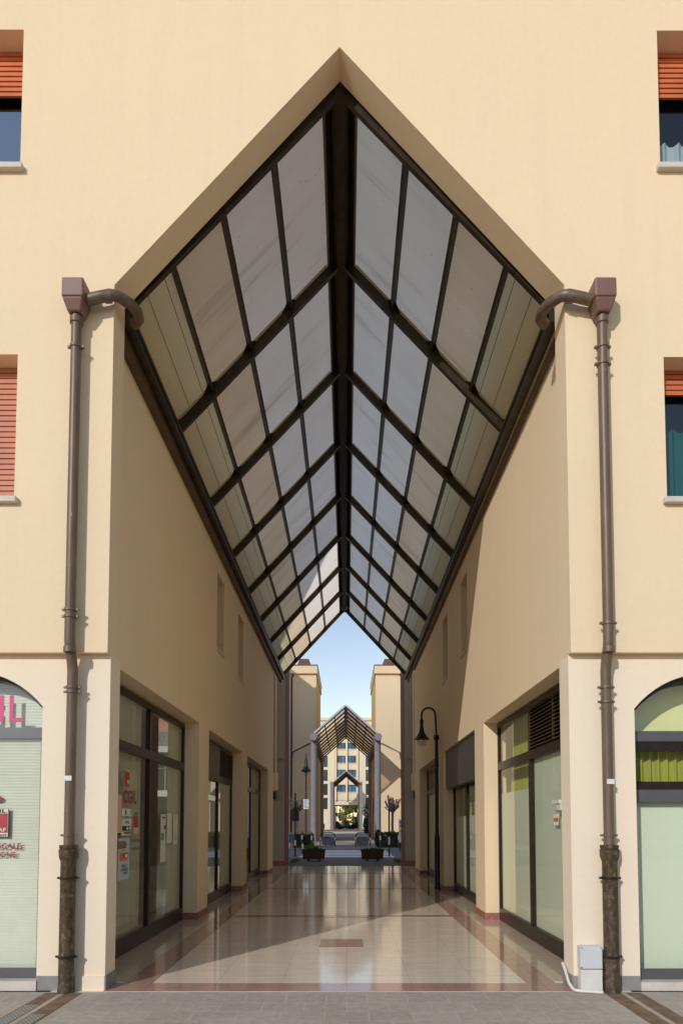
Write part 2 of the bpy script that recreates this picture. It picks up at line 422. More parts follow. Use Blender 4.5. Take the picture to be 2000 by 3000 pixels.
def marble(name, c1, c2, seam, bw, bh, vein, rough=.085):
    m, nt, b = mat(name); v = coords(nt)
    t = nt.nodes.new('ShaderNodeTexBrick'); t.offset = 0.; t.inputs['Scale'].default_value = 1.
    t.inputs['Brick Width'].default_value = bw; t.inputs['Row Height'].default_value = bh; t.inputs['Mortar Size'].default_value = .004; t.inputs['Mortar Smooth'].default_value = .3
    t.inputs['Color1'].default_value = (*c1, 1); t.inputs['Color2'].default_value = (*c2, 1); t.inputs['Mortar'].default_value = (*seam, 1)
    nt.links.new(v, t.inputs['Vector'])
    n = noise(nt, coords(nt, (1.2, 4.5, 1)), 2.2, 7, .62)
    c = mix(nt, vein, t.outputs['Color'], ramp(nt, n, [(.3, sc(c1, .74)), (.5, c1), (.72, sc(c2, 1.12))]))
    n2 = noise(nt, v, 26, 5, .7)
    c = mix(nt, vein*.5, c, ramp(nt, n2, [(.32, sc(c1, .7)), (.55, c2), (.8, sc(c2, 1.1))]))
    nt.links.new(c, b.inputs['Base Color'])
    rr = nt.nodes.new('ShaderNodeMapRange'); rr.inputs[3].default_value = rough*.7; rr.inputs[4].default_value = rough*1.25
    nt.links.new(noise(nt, v, 1.7, 4), rr.inputs[0]); nt.links.new(rr.outputs[0], b.inputs['Roughness'])
    b.inputs['Specular IOR Level'].default_value = .5; b.inputs['IOR'].default_value = 1.48
    bump(nt, b, noise(nt, v, 3.2, 2), .018, .02)
    return m
M['marble'] = marble('cream_marble', (.81, .655, .50), (.90, .765, .62), (.46, .35, .26), .6, .305, .45)
M['marble_red'] = marble('red_marble', (.46, .265, .205), (.52, .315, .245), (.25, .11, .075), .9, .6, .5)
M['marble_edge'] = marble('beige_marble', (.56, .44, .33), (.62, .49, .37), (.3, .22, .15), 1.2, .9, .5)
def asphalt():
    m, nt, b = mat('asphalt'); v = coords(nt)
    c = mix(nt, .5, ramp(nt, noise(nt, v, .6, 5), [(.3, (.14, .13, .14)), (.7, (.19, .175, .185))]), ramp(nt, noise(nt, v, 120, 2), [(.3, (.09, .085, .09)), (.7, (.22, .21, .22))]))
    nt.links.new(c, b.inputs['Base Color']); b.inputs['Roughness'].default_value = .9; bump(nt, b, noise(nt, v, 150, 2), .3, .004); return m
M['asphalt'] = asphalt()
def rusty():
    m, nt, b = mat('cast_iron'); v = coords(nt)
    c = ramp(nt, noise(nt, coords(nt, (10, 10, 7)), 3, 6, .7), [(.3, (.026, .018, .011)), (.47, (.07, .047, .026)), (.60, (.13, .08, .042)), (.72, (.34, .28, .20))])
    nt.links.new(c, b.inputs['Base Color']); b.inputs['Roughness'].default_value = .6; b.inputs['Metallic'].default_value = .25
    bump(nt, b, noise(nt, v, 60, 4), .3, .004); return m
M['iron'] = rusty()
M['drain_stone'] = simple('stained_stone', (.20, .125, .075), .8, 0, .35, 10, .3)
M['drain_pale'] = simple('pale_joint', (.45, .38, .29), .8, 0, .15, 12, .2)
def grate():
    m, nt, b = mat('steel_grate')
    t = nt.nodes.new('ShaderNodeTexBrick'); t.offset = .5; t.inputs['Scale'].default_value = 1; t.inputs['Brick Width'].default_value = .034; t.inputs['Row Height'].default_value = .022
    t.inputs['Mortar Size'].default_value = .006; t.inputs['Color1'].default_value = (.04, .035, .03, 1); t.inputs['Color2'].default_value = (.06, .05, .04, 1); t.inputs['Mortar'].default_value = (.33, .31, .27, 1)
    nt.links.new(coords(nt), t.inputs['Vector']); nt.links.new(t.outputs[0], b.inputs['Base Color']); b.inputs['Roughness'].default_value = .6; return m
M['grate'] = grate()

exec_parts = []
# ================================================================== SETTING
YF = 6.06; YL = 6.14; WT = .30           # upper / lower face of the street front, wall thickness
XC = -.068                                # axis of the passage
XL, XR = -2.28, 2.12                      # passage walls
GL, GR = -2.50, 2.33                      # shop glazing planes
YE = 21.15                                # rear end of the passage walls
H1 = 14.0                                 # height of the front building, raised out of view to shade the canopy

struct('ground', MB().box(-600, 600, -60, 900, -.5, -.1), M['asphalt'])
struct('pavement', MB().box(-30, 30, -14, 6.075, -.2, 0), M['paving'])
f = MB().box(-2.6, 2.5, 6.085, 23.6, -.2, 0); struct('passage_floor', f, M['marble'])
# borders of the polished floor, thin sheets on top
b = MB()
for x0, x1 in ((-2.06, -1.80), (1.66, 1.925)): b.box(x0, x1, 6.385, 23.6, .0, .004)
b.box(-2.14, 2.02, 6.087, 6.385, 0, .004)
for y0, y1 in ((10.82, 11.06), (15.42, 15.66), (20.1, 20.34)): b.box(-1.80, 1.66, y0, y1, 0, .004)
b.box(-.325, .20, 8.21, 8.78, 0, .004)
struct('floor_border', b, M['marble_red'])
b = MB()
b.box(-2.499, -2.06, 6.45, 23.6, 0, .006); b.box(1.925, 2.329, 6.45, 23.6, 0, .006)
struct('floor_edge_strip', b, M['marble_edge'])
struct('near_paving', MB().box(-40, 40, 23.6, 29.3, -.2, -.012), M['pavers'])
struct('street', MB().box(-60, 60, 29.3, 39.3, -.2, -.04), M['asphalt'])
struct('far_paving', MB().box(-40, 40, 39.3, 118, -.2, -.006), M['pavers_far'])
b = MB()
for y in (47.5, 51.0, 54.2): b.box(-2.2, 2.1, y, y+.9, -.006, -.002)
struct('paving_band', b, M['sill'])
b = MB()
for i in range(5): b.box(-2.15, 2.15, 30.5+i*1.65, 31.5+i*1.65, -.04, -.035)
struct('zebra_crossing', b, M['road_paint'])
struct('road_edge_line', MB().box(2.6, 40, 32.4, 32.6, -.04, -.035).box(-40, -2.7, 32.4, 32.6, -.04, -.035), M['road_paint'])
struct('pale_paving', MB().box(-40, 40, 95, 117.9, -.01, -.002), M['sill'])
struct('courtyard', MB().box(-40, 40, 118, 126, -.2, -.004), M['pavers'])
struct('car_park', MB().box(-80, 80, 126, 190, -.2, -.008), M['asphalt'])
struct('lawn', MB().box(-200, 200, 190, 420, -.2, .0), simple('lawn_green', (.16, .22, .03), .9, 0, .2, .6))

# ================================================================== FRONT BUILDING
bld = thing('arcade_building', 'cream plastered building whose tall gabled opening frames the covered passage', 'building', (0, YF, 0))
gab = [(-2.145, 3.01), (-2.145, 6.45), (-.066, 8.79), (2.012, 6.45), (2.012, 3.01)]
outer = [(-15, 3.01)]+gab+[(15, 3.01), (15, H1), (-15, H1)]
UW = {'TL': (-4.35, -3.045, 7.6, 8.965), 'TR': (2.925, 4.23, 7.6, 8.955), 'ML': (-4.33, -3.02, 4.43, 5.785), 'MR': (2.91, 4.21, 4.425, 5.76)}
extra = [(-7.6, -6.3), (-10.6, -9.3), (6.2, 7.5), (9.2, 10.5)]
def rect(a): return [(a[0], a[2]), (a[1], a[2]), (a[1], a[3]), (a[0], a[3])]
holes = [rect(a) for a in UW.values()]
link('facade_wall', plate(outer, holes, 'y', YF, YF+WT, 'facade_wall'), M['plaster'], bld)
AR = .888; AHW = .690; ARISE = .330
def arch(x0, x1, z0, zs, n=18, rad=AR):
    c = (x0+x1)/2; hw = (x1-x0)/2; zc = zs-math.sqrt(rad*rad-hw*hw)
    a0 = math.asin(hw/rad)
    return [(x0, z0), (x1, z0)]+[(c+rad*math.sin(a0-2*a0*i/n), zc+rad*math.cos(a0-2*a0*i/n)) for i in range(n+1)]
AL = (-2.75-2*AHW, -2.75); ARr = (2.603, 2.603+2*AHW)
lo_outer = [(-15, 0), (-2.142, 0), (-2.142, 3.008), (-15, 3.008)]
link('lower_facade_wall', plate(lo_outer, [arch(*AL, .02, 2.535)], 'y', YL, YL+WT-.04, 'lower_facade_wall'), M['plaster_low'], bld)
ro_outer = [(2.012, 0), (15, 0), (15, 3.008), (2.012, 3.008)]
link('lower_facade_wall', plate(ro_outer, [arch(*ARr, .02, 2.515)], 'y', YL, YL+WT-.04, 'lower_facade_wall'), M['plaster_low'], bld)
# side walls of the passage, with shop openings and blind slot niches
ops = [(6.6, 10.52), (11.27, 14.92), (15.66, 19.8)]
nich = [(11.86, 12.58, 4.57, 5.93), (14.2, 14.95, 4.57, 5.93)]
for side, x0, x1 in (('L', XL, XL-.34), ('R', XR, XR+.34)):
    o = [(6.38, 0), (ops[0][0], 0)]
    out = [(6.365, 0)]
    for a, c in ops: out += [(a, 0), (a, 3.03), (c, 3.03), (c, 0)]
    out += [(YE, 0), (YE, 9.0 if False else 7.1), (6.365, 7.1)]
    link('passage_wall', plate(out, [rect(n) for n in nich], 'x', x0, x1, 'passage_wall'), M['plaster'], bld)
    d = .18*(-1 if side == 'L' else 1)
    for n in nich:
        nb = MB(); sl = MB()
        nb.box(x0+d, x0+d*1.2, n[0]-.02, n[1]+.02, n[2]-.02, n[3]+.02)
        sl.box(x0-d*.11, x0+d*.95, n[0]-.02, n[1]+.02, n[2]-.045, n[2]-.001)
        lx_ = (min(x0+d*.06, x0+d*.98), max(x0+d*.06, x0+d*.98))
        part('niche_shade_lining', MB().box(*lx_, n[1]-.012, n[1]-.001, n[2]+.001, n[3]-.013).box(*lx_, n[0]+.001, n[0]+.012, n[2]+.001, n[3]-.013).box(*lx_, n[0]+.001, n[1]-.001, n[3]-.012, n[3]-.001), M['niche'], bld)  # added dark lining: the recess shade is put into its colour
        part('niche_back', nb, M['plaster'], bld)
        part('niche_sill', sl, M['sill'], bld)
    # block of rooms above and behind the shops
    s = -1 if side == 'L' else 1
    xi = x0+s*.36
    part('first_storey', MB().box(xi, s*15, 7.0, YE-.05, 3.2, 7.05), M['plaster'], bld)
    part('flat_roof', MB().box(xi, s*15, 6.42, YE-.06, 7.055, 7.15), M['plinth'], bld)
    if s < 0: part('shade_block', MB().box(-15.1, -7.5, 14., YE-.1, 7.16, 15.8), M['plaster'], bld)  # unseen block added on the left roof to shade the rear plaza
    room = MB()
    room.box(s*7.2, s*7.3, 6.6, YE-.2, 0, 3.1)
    room.box(x0+s*.35, s*7.2, YE-.3, YE-.2, 0, 3.1)
    room.box(x0+s*.35, s*7.2, 6.46, YE-.2, 3.08, 3.18)
    room.box(x0+s*.35, s*7.2, 6.46, YE-.2, -.15, .01)
    room.box(x0+s*.35, s*7.2, 11.2, 11.3, 0, 3.08)
    part('shop_room', room, M['room'], bld)
    for a, c in list(zip([o_[1] for o_ in ops], [o_[0] for o_ in ops[1:]]+[YE])):
        sk = MB().box(x0-s*.012, x0+s*.21, a-.012, c+.012, .006, .11)
        part('skirting', sk, M['redstone'], bld)
part('roof_coping', MB().box(-15.2, 15.2, YF-.12, YF+.42, H1, H1+.25), M['roof_tile'], bld)
part('roof_coping', MB().box(-15.3, -7.3, 13.9, YE, 15.8, 16.), M['roof_tile'], bld)  # cap of the added shading block
part('plinth', MB().box(AL[1]+.005, -2.40, YL-.018, YL-.002, 0, .125), M['plinth'], bld)
part('plinth', MB().box(-2.40, -2.142, YL-.018, YL-.002, .0, .125), M['plaster_low'], bld)
part('plinth', MB().box(-2.1415, -2.128, YL-.018, YL+.26, 0, .125), M['plinth'], bld)
part('plinth', MB().box(2.012, ARr[0]-.005, YL-.018, YL-.002, 0, .125).box(1.998, 2.012, YL-.018, YL+.26, 0, .125), M['plinth'], bld)
part('threshold', MB().box(AL[0], AL[1]+.012, YL-.03, YL+.28, 0, .085), M['sill'], bld)
part('threshold', MB().box(ARr[0]-.005, ARr[1], YL-.03, YL+.28, 0, .075), M['sill'], bld)

# upper windows: shutter, frame, glass, sill
def up_window(k, shut_z, shut_mat, curtain=None, cur_top=None):
    x0, x1, z0, z1 = UW[k]; y = YF+.2
    fr = MB()
    for a in ((x0, x0+.05, z0, z1), (x1-.05, x1, z0, z1), (x0+.05, x1-.05, z0, z0+.05), (x0+.05, x1-.05, z1-.07, z1), ((x0+x1)/2-.03, (x0+x1)/2+.03, z0+.05, z1-.07)):
        fr.box(a[0], a[1], y+.03, y+.09, a[2], a[3])
    w = part('window', fr, M['bronze'], bld)
    part('glass', MB().box(x0+.05, x1-.05, y+.055, y+.062, z0+.05, z1-.07), M['glass_sky'] if k == 'TL' else M['glass_dim'], w)
    sh = MB(); z = shut_z; h = .052
    while z < z1-.01:
        sh.hexa([(x0+.004, y-.02, z), (x1-.004, y-.02, z), (x1-.004, y+.005, z), (x0+.004, y+.005, z),
                 (x0+.004, y-.010, min(z+h-.006, z1)), (x1-.004, y-.010, min(z+h-.006, z1)), (x1-.004, y+.005, min(z+h-.006, z1)), (x0+.004, y+.005, min(z+h-.006, z1))])
        z += h
    sh.box(x0+.004, x1-.004, y+.001, y+.006, shut_z, z1)
    part('shutter', sh, shut_mat, w, )
    part('sill', MB().box(x0-.04, x1+.04, YF-.055, y+.03, z0-.055, z0), M['sill'], w, bevel=.008)
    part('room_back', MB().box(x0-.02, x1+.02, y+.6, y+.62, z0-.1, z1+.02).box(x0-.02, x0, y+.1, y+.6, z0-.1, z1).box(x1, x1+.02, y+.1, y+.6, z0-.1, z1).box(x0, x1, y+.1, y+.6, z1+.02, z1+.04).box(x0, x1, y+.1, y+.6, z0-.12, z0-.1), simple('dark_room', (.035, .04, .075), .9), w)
    return w
def pleats(x0, x1, y, z0, z1, amp=.03, n=10, top=None):
    mb = MB(); m = n*6
    for i in range(m):
        a, c = i/m, (i+1)/m
        ya, yc = y+amp*math.sin(a*n*2*PI), y+amp*math.sin(c*n*2*PI)
        za = z1+(top*math.sin(a*n*PI*2+1) if top else 0); zc = z1+(top*math.sin(c*n*PI*2+1) if top else 0)
        mb.face([(x0+(x1-x0)*a, ya, z0), (x0+(x1-x0)*c, yc, z0), (x0+(x1-x0)*c, yc, zc), (x0+(x1-x0)*a, ya, za)])
    return mb
up_window('TL', onY(30, 281, YF+.18).z, M['shutter'])
up_window('TR', onY(1960, 286, YF+.18).z, M['shutter'])
up_window('ML', 4.435, M['shutter_pink'])
up_window('MR', onY(1975, 1157, YF+.18).z, M['shutter'])
solo('curtain', pleats(UW['TR'][0]+.07, UW['TR'][1]-.1, YF+.325, 7.62, onY(1960, 425, YF+.325).z, .03, 8, .03), M['curtain_white'], 'white scalloped curtain low in the upper right window', 'curtain')
solo('curtain', pleats(UW['MR'][0]+.09, UW['MR'][1]-.1, YF+.325, 4.45, onY(1960, 1262, YF+.325).z, .03, 8, .03), M['curtain_teal'], 'teal curtain behind the window beside the right drainpipe', 'curtain')

# ------------------------------------------------------------------ arched shop windows of the front
GY = YL+.2
def arch_window(X, zs, side):
    x0, x1 = X
    ring = plate(arch(x0+.002, x1-.002, .09, zs-.004, rad=AR), [arch(x0+.035, x1-.035, .13, zs-.016, rad=AR-.03)], 'y', YL+.1, GY+.05, 'arched_window')
    w = link('arched_window', ring, M['bronze'], bld)
    g = MB(); pts = arch(x0+.035, x1-.035, .13, zs-.016, rad=AR-.03)
    g.prism(pts, 'y', GY, GY+.008)
    part('glass', g, M['glass'] if side == 'L' else M['glass_right'], w)
    if side == 'L':
        z0, z1 = onY(60, 2165, GY).z, onY(60, 2133, GY).z
        part('transom', MB().box(x0+.035, x1-.002, GY-.03, GY-.002, z0, z1), M['grey_bar'], w)
        part('kick_panel', MB().box(x0+.004, x1-.004, YL+.08, YL+.099, .088, onY(60, 2836, YL+.08).z), M['grey_bar'], w)
    else:
        za, zb = onY(1950, 2173, GY).z, onY(1950, 2143, GY).z
        part('transom', MB().box(x0+.02, x1-.035, GY-.03, GY-.002, za, zb), M['grey_bar'], w)
        zc, zd = onY(1950, 2350, GY).z, onY(1950, 2314, GY).z
        part('transom', MB().box(x0+.02, x1-.035, GY-.03, GY-.002, zc, zd), M['grey_bar'], w)
        part('vent_rail', MB().box(x0+.02, x1-.035, GY-.02, GY-.002, onY(1950, 2202, GY).z, za).box(x0+.02, x1-.035, GY-.02, GY-.002, zd, onY(1950, 2290, GY).z), M['bronze'], w)
        part('kick_panel', MB().box(x0+.004, x1-.004, YL+.08, YL+.099, .078, onY(1950, 2838, YL+.08).z), M['grey_bar'], w)
        part('privacy_panel', MB().box(x0+.06, x1-.04, GY+.06, GY+.07, .12, zc), M['film'], w)
        part('privacy_panel', MB().prism(arch(x0+.03, x1-.03, za+.02, zs-.02, rad=AR-.02), 'y', GY+.14, GY+.15), M['film_yellow'], w)
    # little room behind so no daylight leaks round the blind
    return w
wl = arch_window(AL, 2.535, 'L'); wr = arch_window(ARr, 2.515, 'R')
def venetian(z, z1, g, label):
    vb = MB(); za = z
    while z < z1:
        vb.hexa([(AL[0]-.05, GY+g, z), (AL[1]+.05, GY+g, z), (AL[1]+.05, GY+g+.006, z+.006), (AL[0]-.05, GY+g+.006, z+.006),
                 (AL[0]-.05, GY+g, z+.0016), (AL[1]+.05, GY+g, z+.0016), (AL[1]+.05, GY+g+.006, z+.0076), (AL[0]-.05, GY+g+.006, z+.0076)])
        vb.box(AL[0]-.05, AL[1]+.05, GY+g+.0025, GY+g+.0045, z+.0077, z+.0284)
        z += .0285
    for x in (-2.86, -3.4, -3.95): vb.box(x-.0025, x+.0025, GY+g-.003, GY+g-.001, za, z1)
    solo('venetian_blind', vb, M['blind_h'], label, 'blind')
venetian(.10, 2.29, .022, 'tall pale green venetian blind behind the lower pane of the left arched window')
venetian(2.30, 2.86, .10, 'short venetian blind behind the magenta letters in the arch of the left window')
zc0, zc1 = onY(1950, 2296, GY+.1).z, onY(1950, 2196, GY+.1).z
solo('curtain', pleats(ARr[0]+.04, ARr[1]-.04, GY+.12, zc0-.05, zc1+.02, .02, 16), M['curtain_lime'], 'short lime curtain across the right arched shop window', 'curtain')

# writing on the left arched window
def glass_pt(px, py, y=GY-.004): return onY(px, py, y)
lt = thing('window_lettering', 'large magenta letters stuck across the top of the left arched window', 'lettering', (AL[0], GY, 2.3))
p0, p1 = glass_pt(28, 2116), glass_pt(42, 2037)
hh = p1.z-p0.z; st = p1.x-p0.x
Lw = glass_pt(70, 2116).x-p0.x
y0 = GY-.007
def flat(polys, name, m_, par):
    mb = MB()
    for q in polys: mb.prism(q, 'y', y0, y0+.0025)
    return part(name, mb, m_, par)
flat([[(p0.x, p0.z), (p0.x+Lw, p0.z), (p0.x+Lw, p0.z+.042), (p0.x+st, p0.z+.042), (p0.x+st, p1.z), (p0.x, p1.z)]], 'letter', M['magenta'], lt)
ix1 = glass_pt(12, 2100).x; flat([[(ix1-.055, p0.z), (ix1, p0.z), (ix1, p1.z), (ix1-.055, p1.z)]], 'letter', M['magenta'], lt)
text_mesh('G', hh, (ix1-.30, y0, p0.z), (1,0,0), (0,0,1), 'letter', M['magenta'], lt, width=.2, bold=.02, thick=.002)
text_mesh('C', hh, (ix1-.54, y0, p0.z), (1,0,0), (0,0,1), 'letter', M['magenta'], lt, width=.2, bold=.02, thick=.002)
sg = thing('window_sticker', 'black edged red square sticker low on the left arched window', 'sticker', (AL[1]-.3, GY, 1.3))
a, c = glass_pt(26.5, 2453), glass_pt(26.5, 2369)
xr, zb_, zt_ = a.x, a.z, c.z
W_ = .25
part('border', MB().box(xr-W_, xr, GY-.010, GY-.0065, zb_, zt_), M['ink'], sg)
part('paper', MB().box(xr-W_+.006, xr-.006, GY-.0125, GY-.0102, zb_+.006, zt_-.002), M['paper'], sg)
part('red_square', MB().box(xr-W_+.012, xr-.010, GY-.0145, GY-.0127, zb_+.042, zt_-.045), M['red'], sg)
text_mesh('CGIL', .034, (xr-W_+.016, GY-.0147, zt_-.04), (1,0,0), (0,0,1), 'lettering', M['ink'], sg, width=W_-.035, bold=.02)
text_mesh('CAAF', .036, (xr-W_+.06, GY-.0165, zb_+.052), (1,0,0), (0,0,1), 'lettering', M['paper'], sg, width=W_-.08, bold=.02)
text_mesh('nordest', .025, (xr-W_+.05, GY-.0147, zb_+.011), (1,0,0), (0,0,1), 'lettering', M['ink'], sg, width=W_-.065, bold=.01)
part('emblem', MB().prism([(xr-.14+.055*math.cos(t*PI/5+.3)*(1 if t % 2 else .45), zb_+.13+.045*math.sin(t*PI/5+.3)*(1 if t % 2 else .45)) for t in range(10)], 'y', GY-.016, GY-.0148), M['orange'], sg)
ln = thing('window_lettering', 'two lines of small maroon letters below the red square sticker', 'lettering', (AL[1]-.3, GY, 1.1))
for s_, xa, xb, ya, yb in (('ASSISTENZA FISCALE', -170, 64, 2487, 2470), ('DICHIARAZIONE', -120, 48, 2511, 2496)):
    q0, q1 = glass_pt(xa, ya), glass_pt(xb, yb)
    text_mesh(s_, q1.z-q0.z, (q0.x, GY-.0068, q0.z), (1,0,0), (0,0,1), 'lettering', M['maroon'], ln, width=q1.x-q0.x, bold=.02)
q = glass_pt(-6, 2340); solo('window_sticker', MB().prism([(q.x+.045*math.cos(t*PI/8), q.z+.03*math.sin(t*PI/8)) for t in range(16)], 'y', GY-.01, GY-.007), M['maroon'], 'small round maroon sticker at the left picture edge above the red square', 'sticker')

# ------------------------------------------------------------------ shopfronts in the passage
def shopfront(side, a, c, kind):
    s = -1 if side == 'L' else 1
    X = GL if side == 'L' else GR
    xi = X-s*.0; xo = X+s*.05             # frame from the glazing plane back into the room
    fr = MB(); top = 3.0; mid = a+(c-a)*.53 if kind != 1 else (a+c)/2+.2
    f0, f1 = min(xi, xo), max(xi, xo)
    fr.box(f0, f1, a, a+.05, .01, top); fr.box(f0, f1, c-.05, c, .01, top)
    fr.box(f0, f1, a+.05, c-.05, top-.07, top); fr.box(f0, f1, a+.05, c-.05, .01, .19)
    fr.box(f0-.004, f1+.004, mid-.04, mid+.04, .19, top-.07)
    fr.box(f0-.006, f1+.006, a+.05, c-.05, 2.285, 2.40)
    w = part('shop_window', fr, M['bronze'], bld)
    xg = X+s*.022
    gm = M['glass'] if side == 'L' else M['glass_right']
    for y0_, y1_ in ((a+.05, mid-.04), (mid+.04, c-.05)):
        part('glass', MB().box(xg, xg+s*.006, y0_, y1_, .19, 2.285), gm, w)
    return w, mid, X, s, xg, gm
WIN = {}
for side in 'LR':
    for i, (a, c) in enumerate(ops):
        a2 = 6.45 if i == 0 else a
        w, mid, X, s, xg, gm = shopfront(side, a2 if i else 6.62, c, i)
        WIN[side, i] = (w, mid, X, s, xg)
        aa = a2 if i else 6.62
        def pane(y0_, y1_, z0_, z1_, name='glass', m_=None, off=0., th=.006): return part(name, MB().box(xg+s*off, xg+s*(off+th), y0_, y1_, z0_, z1_), m_ or gm, w)
        def louvre(y0_, y1_, z0_, z1_, n=12):
            mb = MB()
            mb.box(X-s*.012, X+s*.03, y0_, y0_+.03, z0_, z1_); mb.box(X-s*.012, X+s*.03, y1_-.03, y1_, z0_, z1_)
            mb.box(X-s*.010, X+s*.03, (y0_+y1_)/2-.02, (y0_+y1_)/2+.02, z0_, z1_)
            for k in range(n):
                z = z0_+(z1_-z0_)*(k+.25)/n; h = (z1_-z0_)/n
                mb.hexa([(X-s*.018, y0_+.03, z), (X-s*.018, y1_-.03, z), (X+s*.02, y1_-.03, z+h*.55), (X+s*.02, y0_+.03, z+h*.55),
                         (X-s*.018, y0_+.03, z+h*.18), (X-s*.018, y1_-.03, z+h*.18), (X+s*.02, y1_-.03, z+h*.73), (X+s*.02, y0_+.03, z+h*.73)])
            part('louvre_grille', mb, M['brown_trim'], w)
            part('louvre_back', MB().box(X+s*.032, X+s*.036, y0_, y1_, z0_, z1_), M['ink'], w)
        if i == 0 and side == 'L':
            pane(aa+.05, mid-.04, 2.40, 2.93); pane(mid+.04, c-.05, 2.40, 2.93)
        elif i == 0:
            louvre(aa+.05, mid-.04, 2.41, 2.93); pane(mid+.04, c-.05, 2.40, 2.93)
        elif i == 1 and side == 'L':
            part('top_panel', MB().box(X-s*.03, X-s*.008, a+.02, mid-.02, 2.27, 2.97), M['brown_trim'], w)
            louvre(mid+.0, c-.03, 2.30, 2.95, 14)
        elif i == 1:
            part('top_panel', MB().box(X-s*.16, X-s*.14, a-.0, c+.0, 2.22, 3.02).box(X-s*.14, X-s*.01, c-.03, c, 2.22, 3.02).box(X-s*.14, X-s*.01, a, c-.03, 2.22, 2.25), M['grey_panel'], w)
        else:
            pane(aa+.05, mid-.04, 2.40, 2.93); pane(mid+.04, c-.05, 2.40, 2.93)
        if side == 'R':                      # pale privacy film inside the lower panes
            zt = (1.93, 1.62, 2.28)[i]
            part('privacy_film', MB().box(xg+s*.03, xg+s*.036, mid+.04, c-.05, .19, zt), M['film'], w)
            part('privacy_film', MB().box(xg+s*.03, xg+s*.036, aa+.05, mid-.04, .19, 2.285 if i == 0 else zt), M['film'], w)
# curtains / blinds standing behind the glazing
def pleats_y(x, y0, y1, z0, z1, amp, n):
    mb = MB(); m = n*6
    for i in range(m):
        a, c = i/m, (i+1)/m
        xa, xc = x+amp*math.sin(a*n*2*PI), x+amp*math.sin(c*n*2*PI)
        mb.face([(xa, y0+(y1-y0)*a, z0), (xc, y0+(y1-y0)*c, z0), (xc, y0+(y1-y0)*c, z1), (xa, y0+(y1-y0)*a, z1)])
    return mb
mid = WIN['R', 0][1]
solo('curtain', pleats_y(GR+.20, mid+.05, 10.4, 1.95, 2.30, .03, 22), M['curtain_lime'], 'pleated lime curtain behind the nearest right shop window', 'curtain')
solo('curtain', pleats_y(GR+.22, mid+.05, 10.4, 2.38, 2.98, .02, 12), M['curtain_lime'], 'lime curtain in the top light above the nearest right shop window', 'curtain')
solo('curtain', pleats_y(GR+.20, 11.3, 14.8, 1.60, 2.25, .03, 16), M['curtain_lime'], 'lime curtain behind the second right shop window under the grey panel', 'curtain')
solo('curtain', pleats_y(GR+.20, 15.7, 19.7, .2, 3.0, .03, 16), M['curtain_lime'], 'lime curtain behind the right shop window past the lamp', 'curtain')
def vblind(y0, y1, x, turn, zt=2.95):
    mb = MB(); n = int((y1-y0)/.105)
    for k in range(n):
        y = y0+(k+.5)*(y1-y0)/n; t = turn+random.uniform(-.25, .25); d = .058
        dx, dy = d*math.sin(t), d*math.cos(t)
        for z0_, z1_ in ((.2, zt),):
            mb.face([(x-dx, y-dy, z0_), (x+dx, y+dy, z0_), (x+dx, y+dy, z1_), (x-dx, y-dy, z1_)])
    return mb
solo('vertical_blind', vblind(6.7, 8.55, GL-.10, .25), M['blind_v'], 'beige vertical blind behind the stickers of the nearest left shop window', 'blind')
solo('vertical_blind', vblind(9.55, 10.5, GL-.10, .5), M['blind_v'], 'beige vertical blind drawn aside beyond the centre mullion, nearest left shop window', 'blind')
solo('vertical_blind', vblind(11.35, 14.8, GL-.10, .45, 2.28), M['blind_v'], 'beige vertical blind under the brown panel of the second left shop window', 'blind')
solo('vertical_blind', vblind(15.75, 19.7, GL-.10, .35), M['blind_v'], 'beige vertical blind in the farthest left shop window', 'blind')

# stickers on the nearest left shop window (they face the passage: right = -y direction seen from +x is +y)
def gy(px, py, X=GL+.004):
    r = _ray(px, py); k = X/r[0]; return r[1]*k, r[2]*k+EYE
def gbox(px0, py0, px1, py1, lay=0):
    ya, za = gy(px0, py1); yb, zb = gy(px1, py0)
    zm0 = gy((px0+px1)/2, py1)[1]; zm1 = gy((px0+px1)/2, py0)[1]
    return MB().box(GL+.0305-.05+.02+lay*.0015, GL+.032-.05+.02+lay*.0015, ya, yb, zm0, zm1)
def gtext(s_, px0, py0, px1, py1, m_, par, bold=.02, lay=3):
    ya, _ = gy(px0, py1); yb, _ = gy(px1, py0)
    zm0 = gy((px0+px1)/2, py1)[1]; zm1 = gy((px0+px1)/2, py0)[1]
    return text_mesh(s_, zm1-zm0, (GL+.002+.0015*lay, ya, zm0), (0,1,0), (0,0,1), 'lettering', m_, par, width=yb-ya, bold=bold)
st = thing('window_sticker', 'red sticker at the top of the nearest left shop window, above the big letters', 'sticker', (GL, 7.5, 2))
part('red_square', gbox(366, 2258, 381, 2305), M['red'], st); gtext('CGIL', 367, 2256, 381, 2262, M['white'], st)
part('emblem', gbox(374, 2285, 378, 2297, 2), M['paper'], st)
gl_ = thing('window_lettering', 'big dark maroon letters on the nearest left shop window', 'lettering', (GL, 7.5, 1.8)); gtext('CGIL', 361, 2316, 400, 2354, M['maroon'], gl_, .03)
st = thing('poster', 'white sheet with a black arrow, taped below the big maroon letters', 'poster', (GL, 7.4, 1.5))
part('paper', gbox(357, 2369, 387, 2447), M['paper'], st)
part('picture', gbox(368, 2372, 371, 2387, 2), M['ink'], st); part('picture', gbox(383, 2372, 385, 2386, 2), M['greenprint'], st)
gtext('UFFICI', 359, 2391, 385, 2399, M['greenprint'], st); gtext('CGIL', 366, 2406, 379, 2412, M['ink'], st)
part('arrow', gbox(359, 2420, 384, 2434, 2), M['ink'], st); part('arrow_panes', gbox(371, 2422, 376, 2431, 3), M['paper'], st); part('arrow_panes', gbox(379, 2422, 383, 2431, 3), M['paper'], st)
gtext('INGRESSO', 364, 2436, 386, 2443, M['ink'], st)
